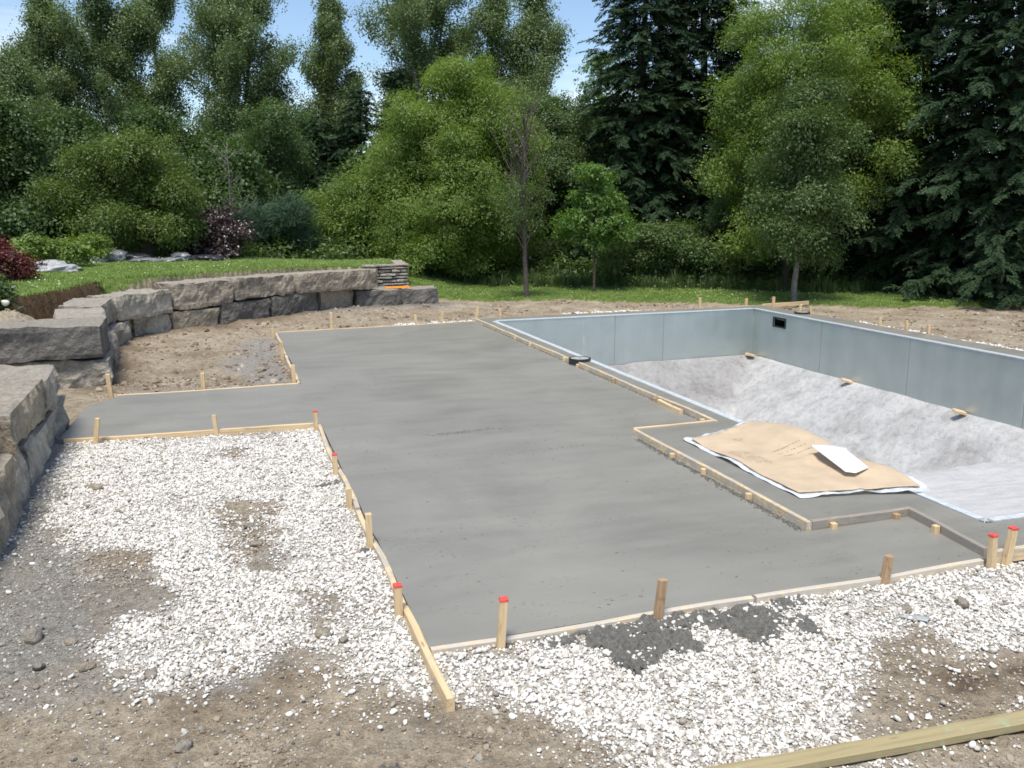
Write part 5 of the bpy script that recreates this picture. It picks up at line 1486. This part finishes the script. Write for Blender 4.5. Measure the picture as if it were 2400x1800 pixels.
# ------------------------------------------------------------------ trees
LOB = {
'M1': ((6.5, 26.2), [(0.5, 5.81, 1.13, 1.01), (-0.47, 4.71, 1.39, 1.27), (1.18, 4.6, 1.53, 1.27), (-1.13, 3.48, 1.4, 1.15), (0.53, 3.11, 1.93, 1.42), (-2.04, 2.48, 1.41, 1.15), (-3.32, 1.72, 1.15, 1.09), (-0.53, 1.59, 1.69, 1.17), (1.16, 1.33, 1.44, 1.17), (-2.21, 0.96, 1.42, 0.78), (2.07, 2.35, 1.04, 1.3), (-3.97, 0.95, 0.64, 0.51), (0.2, 4.0, 1.7, 1.3), (-1.5, 1.9, 1.6, 1.2), (0.3, 1.9, 1.6, 1.2), (-2.8, 1.0, 1.2, 0.7), (1.9, 1.3, 1.0, 1.0), (2.0, 3.9, 1.0, 0.9), (-0.9, 0.9, 1.3, 0.7), (0.4, 0.8, 1.3, 0.6)]),
'M2': ((14.8, 20.7), [(0.24, 7.16, 1.68, 1.23), (-1.04, 6.8, 1.03, 1.25), (1.52, 6.66, 0.99, 0.99), (-0.73, 5.16, 1.27, 1.27), (0.88, 5.42, 1.46, 1.24), (-1.34, 4.06, 1.05, 0.82), (2.38, 4.82, 0.77, 1.0), (-1.75, 3.04, 0.71, 0.59), (-0.3, 3.48, 1.28, 1.28), (2.27, 3.54, 0.78, 0.67), (-0.98, 1.41, 1.07, 0.71), (0.3, 6.2, 1.5, 1.1), (0.1, 4.4, 1.3, 1.1), (1.4, 4.4, 1.0, 0.9), (-0.9, 2.4, 0.9, 0.8), (0.5, 2.4, 1.0, 0.9), (1.6, 2.7, 0.8, 0.7)]),
'Y1': ((13.5, 18.45), [(0.06, 4.82, 0.71, 0.82), (-0.17, 3.84, 0.93, 0.93), (0.45, 3.33, 0.93, 0.93), (-0.2, 2.63, 1.04, 0.94), (0.63, 2.12, 0.83, 0.93), (-0.23, 1.6, 0.84, 0.63), (0.3, 1.19, 0.74, 0.42)]),
'K1': ((9.8, 22.4), [(0.02, 3.02, 0.52, 0.58), (-0.08, 2.34, 0.93, 0.58), (-0.42, 1.76, 0.7, 0.53), (0.39, 1.76, 0.7, 0.53), (-0.01, 1.35, 0.65, 0.29)]),
'ML': ((-1.8, 23.9), [(-0.15, 3.46, 0.74, 0.63), (-0.93, 3.14, 0.83, 0.73), (0.62, 3.16, 0.64, 0.75), (-0.31, 2.63, 1.16, 0.84), (-1.29, 2.32, 0.93, 0.83), (0.66, 2.33, 0.75, 0.86), (-0.37, 1.85, 1.38, 0.5), (0.82, 1.8, 0.54, 0.54)]),
'FL': ((-5.3, 24.7), [(0.2, 4.24, 0.72, 0.82), (0.71, 3.86, 0.63, 0.73), (0.28, 3.15, 1.15, 0.83), (0.76, 2.43, 0.96, 0.84), (0.13, 1.71, 1.37, 0.73), (1.17, 1.8, 0.64, 0.64), (-0.63, 3.46, 1.01, 1.01)]),
'T1': ((1.7, 31.0), [(0.15, 5.0, 0.85, 0.71), (-0.18, 4.04, 0.85, 0.85), (0.51, 4.05, 0.86, 0.86), (0.04, 2.93, 0.86, 0.86), (-0.52, 2.79, 0.71, 0.86)]),
'T2': ((10.6, 28.1), [(-0.59, 4.87, 1.13, 1.13), (0.54, 5.13, 0.99, 1.13), (-0.01, 3.49, 1.29, 1.14), (0.85, 3.07, 1.0, 1.0), (-0.43, 2.37, 1.3, 1.01), (0.59, 1.23, 1.16, 0.87)]),
'T3': ((17.8, 40.2), [(-0.23, 8.85, 1.02, 0.82), (-0.01, 7.67, 1.23, 1.03), (-0.39, 6.49, 1.24, 1.03), (-0.2, 5.0, 1.4, 1.2)]),
'TB': ((12.9, 23.2), [(-0.46, 1.36, 1.26, 0.63), (0.67, 0.87, 1.13, 0.63), (-1.45, 0.85, 1.02, 0.64), (1.46, 2.1, 0.87, 0.74)]),
'SB': ((-0.2, 24.5), [(0.18, 1.67, 0.79, 0.62), (-0.37, 1.45, 0.56, 0.5), (0.04, 1.12, 0.9, 0.39)]),
'PS': ((1.6, 26.0), [(0.04, 1.87, 0.73, 0.67), (-0.12, 1.03, 0.85, 0.55), (0.37, 1.27, 0.49, 0.73), (-0.78, 1.75, 0.72, 0.66)]),
}
WG = 'trees of the wood behind the lawn'
lobe_tree('yellow_green_maple', 'big bright yellow-green tree sweeping to the ground in the middle of the wood edge', *LOB['M1'], S_YEL, dens=22, trunk=0.13, group=WG, stems=3, gap=0.5)
lobe_tree('yellow_green_maple', 'tall yellow-green tree with drooping sprays in front of the right-hand spruces', *LOB['M2'], S_YEL, dens=13, trunk=0.10, group=WG, gap=0.7, bark=M_BARKD)
lobe_tree('young_ash', 'slim grey-green young tree standing free on the lawn behind the far pool corner', *LOB['Y1'], S_ASH, dens=22, trunk=0.085, group='young trees on the lawn', bark=M_BARKG, gap=0.3)
lobe_tree('young_maple', 'small fresh green maple on the lawn with a thin stem', *LOB['K1'], S_MAPLE, dens=30, trunk=0.045, group='young trees on the lawn', gap=0.3, size=(.7, 1.0))
lobe_tree('garden_maple', 'rounded olive-green maple with several stems behind the plastic sacks', *LOB['ML'], S_OLIVE, dens=30, trunk=0.09, group=WG, stems=4, gap=0.15)
lobe_tree('dark_maple', 'dark green layered maple cut off by the left picture edge', *LOB['FL'], S_DARK, dens=34, trunk=0.10, group=WG, gap=0.15)
lobe_tree('pale_green_tree', 'soft mid-green tree left of the dark spruces in the wood', *LOB['T1'], S_MID, dens=26, trunk=0.10, group=WG)
lobe_tree('leafy_tree', 'mixed green leafy tree behind the small fresh green maple', *LOB['T2'], S_MID, dens=24, trunk=0.13, group=WG, gap=0.3)
lobe_tree('distant_tree', 'pale distant tree in the sky gap left of the right-hand spruces', *LOB['T3'], S_MAPLE, dens=12, trunk=0.13, group=WG, gap=0.5)
lobe_tree('undergrowth_bush', 'leafy green bushes at the wood edge below the spruces', *LOB['TB'], S_MID, dens=26, trunk=0.04, group='bushes at the wood edge', stems=3, cat='bush')
lobe_tree('purple_shrub', 'dark purple-leaved shrub at the back of the raised lawn', *LOB['SB'], S_PURP, dens=34, trunk=0.03, group='bushes at the wood edge', stems=3, cat='bush')
lobe_tree('pine_bush', 'blue-green bushy pine left of the bright yellow-green tree', *LOB['PS'], S_PINE, dens=60, trunk=0.05, group='bushes at the wood edge', cat='bush')

CON = [('dark spruce in the wood, leftmost of the three beside the bright yellow-green tree', 3.6, 32.8, 5.6, 1.9), ('dark spruce in the wood, middle of the three beside the bright yellow-green tree', 5.0, 32.6, 6.6, 1.9),
       ('narrow dark spruce with a pointed top rising behind the bright yellow-green tree', 6.5, 33.4, 7.5, 1.25), ('tall dark spruce at the left end of the right-hand group, edging the sky', 12.9, 26.0, 11.8, 2.9),
       ('tall dark spruce second from the left in the right-hand group', 15.1, 26.2, 13.5, 3.4), ('tall dark spruce right of the drooping yellow-green tree', 18.6, 20.2, 13.5, 3.0),
       ('huge dark spruce near the right picture edge with long low boughs', 19.2, 17.8, 13.5, 3.2), ('dark spruce cut off by the right picture edge', 20.6, 15.8, 12.5, 3.2), ('dark spruce seen behind the drooping yellow-green tree', 20.4, 24.6, 14.0, 3.4)]
for lb, x, y, h, r_ in CON:
    z_ = gz1(x, y)
    conifer('spruce', lb, (x, y), h - z_, r_, S_SPR, WG, nb=8)

POP = [('small airy poplar at the far left, lower than its neighbours', -6.9, 37.4, 7.7, 1.15, 1, 0), ('slim dark poplar leaning left, first tall one from the left', -6.2, 41.6, 11.3, 1.2, 1, -0.01),
       ('broad tall poplar, second tall one from the left', -3.3, 41.9, 12.2, 1.9, 2, 0), ('broad poplar with a ragged right side before the first sky gap', 1.0, 40.0, 11.8, 1.75, 2, 0),
       ('airy poplar standing between two gaps of blue sky', 5.1, 41.7, 11.3, 1.3, 1, 0.0), ('forked poplar spreading above the bright yellow-green tree', 8.7, 37.1, 12.4, 1.9, 2, 0),
       ('poplar leaning right towards the sky gap beside the spruces', 12.0, 36.2, 11.5, 1.75, 2, 0.05)]
for lb, x, y, h, r_, fk, ln_ in POP:
    z_ = gz1(x, y)
    stem_tree('poplar', lb, (x, y), h - z_, r_, S_POP, 0.16, nb=66 if fk > 1 else 46, n_per=46, spread=0.20, group=WG, forks=fk, lean=ln_)

# deeper rows that close the wood: each still a tree of its own
BACK = [(-13.5, 40, 6.4), (-10.2, 39, 6.0), (-8.4, 43, 6.2), (-4.8, 36, 5.4), (-1.2, 35, 5.6), (-2.6, 31.5, 4.4), (0.2, 29, 3.8), (2.6, 37, 5.8), (4.0, 29.5, 3.8), (8.8, 41, 7.0), (10.6, 34, 6.2), (12.6, 30.5, 5.6), (9.0, 30.0, 4.8),
        (15.5, 31, 6.4), (18.0, 29, 7.0), (17.0, 23.6, 5.0), (22.0, 26.5, 7.5), (22.5, 21.0, 6.5), (24.5, 18.5, 6.5), (26.0, 22.0, 7.5), (-6.4, 27.5, 4.2), (-9.0, 30.5, 5.2), (7.4, 29.0, 4.7), (14.2, 27.8, 5.6),
        (-0.8, 43, 6.2), (3.4, 44, 5.6), (-5.0, 45, 6.4), (12.0, 42, 7.0)]
words = ['left of the slim leaning poplar at the picture edge', 'far left behind the small airy poplar', 'behind the first tall poplar', 'below the broad second poplar', 'between the broad poplars, low down', 'behind the olive-green maple',
         'behind the purple shrub', 'below the gap between the broad poplars', 'behind the blue-green pine bush', 'behind the forked poplar', 'between the forked and the right-leaning poplar', 'left of the first tall right-hand spruce',
         'right behind the bright yellow-green tree', 'behind the first right-hand spruce', 'behind the second right-hand spruce', 'behind the slim grey-green young tree', 'behind the drooping yellow-green tree, far', 'right of the drooping yellow-green tree, deep in shade',
         'behind the huge right spruce', 'deep behind the right spruces', 'behind the dark maple at left', 'far left behind the dark maple', 'behind the bright yellow-green tree on its left', 'between the two tall spruces at their foot', 'behind the gap between the two broad poplars', 'behind the airy poplar between the sky gaps', 'behind the second tall poplar, farthest back', 'behind the right-leaning poplar']
for (x, y, h), wd_ in zip(BACK, words):
    z_ = gz1(x, y); lob = []
    for k in range(9):
        t = k / 8
        lob.append((rnd.uniform(-1.1, 1.1), z_ + 0.5 + (h - z_ - 1.0) * t, rnd.uniform(1.0, 1.5) * (1.15 - 0.45 * t), rnd.uniform(.8, 1.1)))
    lobe_tree('wood_tree', 'shaded dark green tree ' + wd_, (x, y), lob, S_DARK, dens=11, trunk=0.12, group=WG, gap=0.2, size=(1.1, 1.65))

# dead and half-dead little trees
def bare_tree(name, label, xy, h, rad, mat, nb, seed_leaf=None, group=None, trunk=0.06, leafy=0, lo=0.25, up=1.4):
    x, y = xy; z = gz1(x, y); root = empty(name, (x, y, z - .05)); tag(root, label, 'tree', group)
    mb = Mesh(); pp = branch_tubes(mb, (x, y, z - .1), (x + rnd.uniform(-.1, .1), y, z + h), trunk, 0.006, 0.02, 9, 7)
    tips = []
    for k in range(nb):
        t = lo + (0.95 - lo) * (k + rnd.random()) / nb; i0 = int(t * (len(pp) - 1)); st_ = pp[i0].lerp(pp[min(i0 + 1, len(pp) - 1)], t * (len(pp) - 1) - i0)
        a_ = rnd.uniform(0, 6.283); bl = rad * (1.05 - 0.6 * t) * rnd.uniform(.6, 1.2)
        end = st_ + Vector((math.cos(a_) * bl, math.sin(a_) * bl, bl * up * rnd.uniform(.6, 1.2)))
        bp = branch_tubes(mb, st_, end, trunk * .28, 0.004, 0.12, 4, 4)
        for j in range(4):
            s2 = bp[rnd.randrange(1, 5)]; b2 = rnd.uniform(0, 6.283); l2 = bl * rnd.uniform(.25, .5)
            e2 = s2 + Vector((math.cos(b2) * l2, math.sin(b2) * l2, l2 * up * rnd.uniform(.3, 1.1))); mb.add(tube([s2, (s2 + e2) / 2 + Vector((rnd.uniform(-.03, .03), 0, .02)), e2], [0.006, 0.004, 0.002], 3)); tips.append(e2)
    wchild(mb.build('trunk', mat), root, root.location)
    if leafy:
        P_ = np.array([p_[:] for p_ in tips]); P_ = P_[P_[:, 2] < z + h * 0.62]
        if len(P_):
            P_ = np.repeat(P_, leafy, 0) + rng.normal(0, .14, (len(P_) * leafy, 3))
            cr = scatter('crown', P_, rand_rot(len(P_), .6), rng.uniform(.45, .8, len(P_)), S_MID); cr['kind'] = 'stuff'; wchild(cr, root, root.location)
    return root
bare_tree('half_dead_tree', 'half-dead young tree with bare grey twigs and a dark stem on the lawn', (7.52, 21.6), 4.7, 0.95, plain('bark_twigs', (0.085, 0.072, 0.064), 0.95, 0, 0.4, 18, 0.5, 0.02), 46, group='young trees on the lawn', trunk=0.075, leafy=3, lo=0.26, up=1.9)
bare_tree('dead_tree', 'thin dead grey tree beside the purple shrub', (0.25, 24.6), 3.0, 0.8, M_BARKG, 14, group=WG, trunk=0.05, leafy=1, lo=0.3, up=0.9)

# bushes and flowers at the left picture edge
lobe_tree('red_barberry', 'red-leaved barberry bush at the left picture edge', (-3.75, 18.2), [(0.0, 1.30, 0.33, 0.34), (0.24, 1.12, 0.26, 0.28), (-0.3, 1.3, 0.35, 0.35), (0.1, 0.95, 0.34, 0.25)], S_RED, dens=85, trunk=0.015, cat='bush', group='garden bushes at the left', stems=3, gap=0.2)
lobe_tree('lime_spirea', 'lime-green low shrub just right of the red barberry', (-3.45, 20.9), [(0.0, 1.38, 0.42, 0.26), (0.4, 1.3, 0.38, 0.26), (-0.35, 1.42, 0.36, 0.28)], S_LIME, dens=100, trunk=0.012, cat='bush', group='garden bushes at the left', stems=3, gap=0.1)
lobe_tree('lime_spirea', 'light green shrub touching the pale plastic sacks', (-3.2, 22.2), [(0.0, 1.38, 0.46, 0.26), (0.42, 1.36, 0.32, 0.28)], S_LIME, dens=90, trunk=0.012, cat='bush', group='garden bushes at the left', stems=3, gap=0.1)
hb = lobe_tree('hydrangea', 'leafy hydrangea with white flower balls in the left corner of the wall', (-3.35, 14.9), [(0.0, 0.85, 0.26, 0.24), (-0.25, 0.95, 0.3, 0.3), (0.05, 0.62, 0.2, 0.2)], sprays(L_DARK, 4, 18, 0.13, 0.08, 0.055, 1850), dens=110, trunk=0.012, cat='bush', group='garden bushes at the left', stems=3, gap=0.1)
M_PETAL = plain('white_petals', (0.72, 0.74, 0.62), 0.8, 0, 0.15, 90, 0.8, 0.02)
for (dx, dy, dz_, r_) in ((0.24, -0.30, 0.95, 0.06), (0.34, -0.22, 0.72, 0.05), (-0.02, -0.30, 1.18, 0.06), (0.12, -0.32, 0.80, 0.045)):
    v, f = rock_verts(rnd.randrange(999), 2, (1, 1, .85), .25)
    o = mesh('flower', v * r_, f, M_PETAL, None, True); o.location = (-3.35 + dx, 14.9 + dy, dz_ - 0.1); wchild(o, hb, hb.location)

# ------------------------------------------------------------------ plastic sacks behind the lawn
M_SACK = {'pale': plain('sack_pale', (0.40, 0.41, 0.43), 0.35, 0, 0.2, 9, 0.8, 0.03), 'grey': plain('sack_grey', (0.20, 0.215, 0.235), 0.3, 0, 0.35, 7, 0.8, 0.03), 'black': plain('sack_black', (0.028, 0.030, 0.036), 0.28, 0, 0.5, 6, 0.8, 0.03)}
SACKS = [(-3.45, 20.6, 0.50, 0.20, 0.25, 'pale', 'pale plastic sack near the red barberry, upper of the pair'), (-3.22, 20.0, 0.55, 0.16, 0.1, 'pale', 'pale plastic sack near the red barberry, lower of the pair'),
         (-2.92, 21.55, 0.55, 0.17, 0.0, 'pale', 'palest flat sack at the left end of the row behind the lawn'), (-2.90, 22.3, 0.30, 0.32, 0.4, 'grey', 'small greenish grey sack at the back left of the row'),
         (-2.42, 22.0, 0.42, 0.30, 0.2, 'grey', 'plump patterned grey sack on top of the left end of the row'), (-1.95, 22.1, 0.55, 0.20, -0.1, 'black', 'long dark sack in the middle of the row behind the lawn'),
         (-1.72, 21.6, 0.48, 0.10, 0.05, 'grey', 'flat grey sack lying in front of the long dark one'), (-1.22, 21.75, 0.40, 0.10, -0.1, 'grey', 'flat dark-grey sack in front of the multi-stem maple'),
         (-0.95, 22.2, 0.36, 0.20, 0.1, 'grey', 'grey-blue sack right of the multi-stem maple'), (-0.35, 22.1, 0.55, 0.17, -0.15, 'black', 'black shiny sack at the right end of the row')]
for k, (x, y, L, hh, rz, tn, lb) in enumerate(SACKS):
    y = y + (0.7 if k > 1 else 0); hh = hh * 1.0; L = L * 1.12
    bm = bmesh.new(); bmesh.ops.create_icosphere(bm, subdivisions=4, radius=1.0)
    co = np.array([v.co[:] for v in bm.verts])
    s_ = np.sign(co) * np.abs(co) ** 0.75
    wr = 1 + 0.16 * fbm(co[:, 0] * 2.6 + k, co[:, 1] * 2, co[:, 2] * 2, 4, 700 + k) + 0.09 * fbm(co[:, 0] * 6 + k, co[:, 1] * 6, co[:, 2] * 6, 2, 720 + k)
    p = s_ * wr[:, None] * np.array([L * 0.62, 0.30, hh * 0.62]); p[:, 2] = np.maximum(p[:, 2], -hh * 0.3)
    pinch = sstep(0.72, 1.0, np.abs(co[:, 0])); p[:, 2] *= 1 - 0.55 * pinch
    for v, q_ in zip(bm.verts, p): v.co = q_
    o = bm_obj('plastic_sack', bm, M_SACK[tn], None, True)
    o.location = (x, y, gz1(x, y) + hh * 0.34); o.rotation_euler = (0, rnd.uniform(-.06, .06), rz)
    tag(o, lb, 'sack', 'plastic sacks behind the lawn')

# ------------------------------------------------------------------ lawn, weeds, undergrowth
PGR = [proto('grass_tuft', *blades(2200 + i, 20, 0.055, 0.085, 0.0045, 0.7), L_GRASS) for i in range(5)]
PTG = [proto('tall_grass_tuft', *blades(2300 + i, 22, 0.62, 0.16, 0.007, 0.55), L_WEED) for i in range(4)]
def lawn_mask(X_, Y_):
    ud = sdist(X_, Y_, UPPER); tw = trench_width(X_, Y_)
    up_ = (ud > np.where(Y_ < 17.9, tw + 0.12, 0.05)) & (Y_ > 15.25)
    return up_ | (in_poly(X_, Y_, LAWN) & (ud < 0))
X, Y = sample(-6.0, 5.0, 14.0, 25.0, 150); X2, Y2 = sample(4.2, 24.0, 13.0, 27.0, 110)
X = np.concatenate([X, X2]); Y = np.concatenate([Y, Y2])
ok = lawn_mask(X, Y) & (sdist(X, Y, WOOD) < 0.6); X, Y = X[ok], Y[ok]
s_ = rng.uniform(.7, 1.35, len(X)) * (1 + 0.25 * fbm(X * .6, Y * .6, oct=2, seed=111))
tag(scatter('lawn_grass', np.stack([X, Y, ground_z(X, Y)], 1), rand_rot(len(X), .15), s_, PGR), 'short green lawn grass on the raised bank and along the wood', 'grass', kind='stuff')
k_ = (rng.random(len(X)) < 0.05 * sstep(0.0, 0.6, fbm(X * .7, Y * .7, oct=2, seed=113)) + 0.004)
M_CLOV = plain('clover_white', (0.75, 0.75, 0.66), 0.8, 0, 0.1, 9, 0)
PCL = [proto('clover_head', *[np.array(rock_verts(460, 1)[0]) * np.array([.016, .016, .016]) + np.array([0, 0, .065]), rock_verts(460, 1)[1]], M_CLOV, True)]
tag(scatter('clover_flowers', np.stack([X[k_], Y[k_], ground_z(X[k_], Y[k_])], 1), rand_rot(k_.sum(), .2), rng.uniform(.8, 1.4, k_.sum()), PCL), 'white clover heads dotted over the lawn', 'clover', kind='stuff')
# sod edge hanging over the dug trench
X, Y = sample(-7.0, 28.0, 13.0, 28.0, 46)
d_ = sdist(X, Y, WOOD); ok = (d_ > -0.25) & (d_ < 2.6) & (rng.random(len(X)) < np.where(d_ < 1.2, 1.0, .4)) & ((X > 4.8) | (rng.random(len(X)) < .35)); X, Y = X[ok], Y[ok]
s_ = rng.uniform(.3, 1.0, len(X)) * np.where(X > 4.8, 1.0, .6) * (0.75 + 0.45 * fbm(X * 1.4, Y * 1.4, oct=3, seed=117))
tag(scatter('tall_weeds', np.stack([X, Y, ground_z(X, Y)], 1), rand_rot(len(X), .12), s_, PTG), 'tall grass and weeds along the foot of the wood', 'tall grass', kind='stuff')
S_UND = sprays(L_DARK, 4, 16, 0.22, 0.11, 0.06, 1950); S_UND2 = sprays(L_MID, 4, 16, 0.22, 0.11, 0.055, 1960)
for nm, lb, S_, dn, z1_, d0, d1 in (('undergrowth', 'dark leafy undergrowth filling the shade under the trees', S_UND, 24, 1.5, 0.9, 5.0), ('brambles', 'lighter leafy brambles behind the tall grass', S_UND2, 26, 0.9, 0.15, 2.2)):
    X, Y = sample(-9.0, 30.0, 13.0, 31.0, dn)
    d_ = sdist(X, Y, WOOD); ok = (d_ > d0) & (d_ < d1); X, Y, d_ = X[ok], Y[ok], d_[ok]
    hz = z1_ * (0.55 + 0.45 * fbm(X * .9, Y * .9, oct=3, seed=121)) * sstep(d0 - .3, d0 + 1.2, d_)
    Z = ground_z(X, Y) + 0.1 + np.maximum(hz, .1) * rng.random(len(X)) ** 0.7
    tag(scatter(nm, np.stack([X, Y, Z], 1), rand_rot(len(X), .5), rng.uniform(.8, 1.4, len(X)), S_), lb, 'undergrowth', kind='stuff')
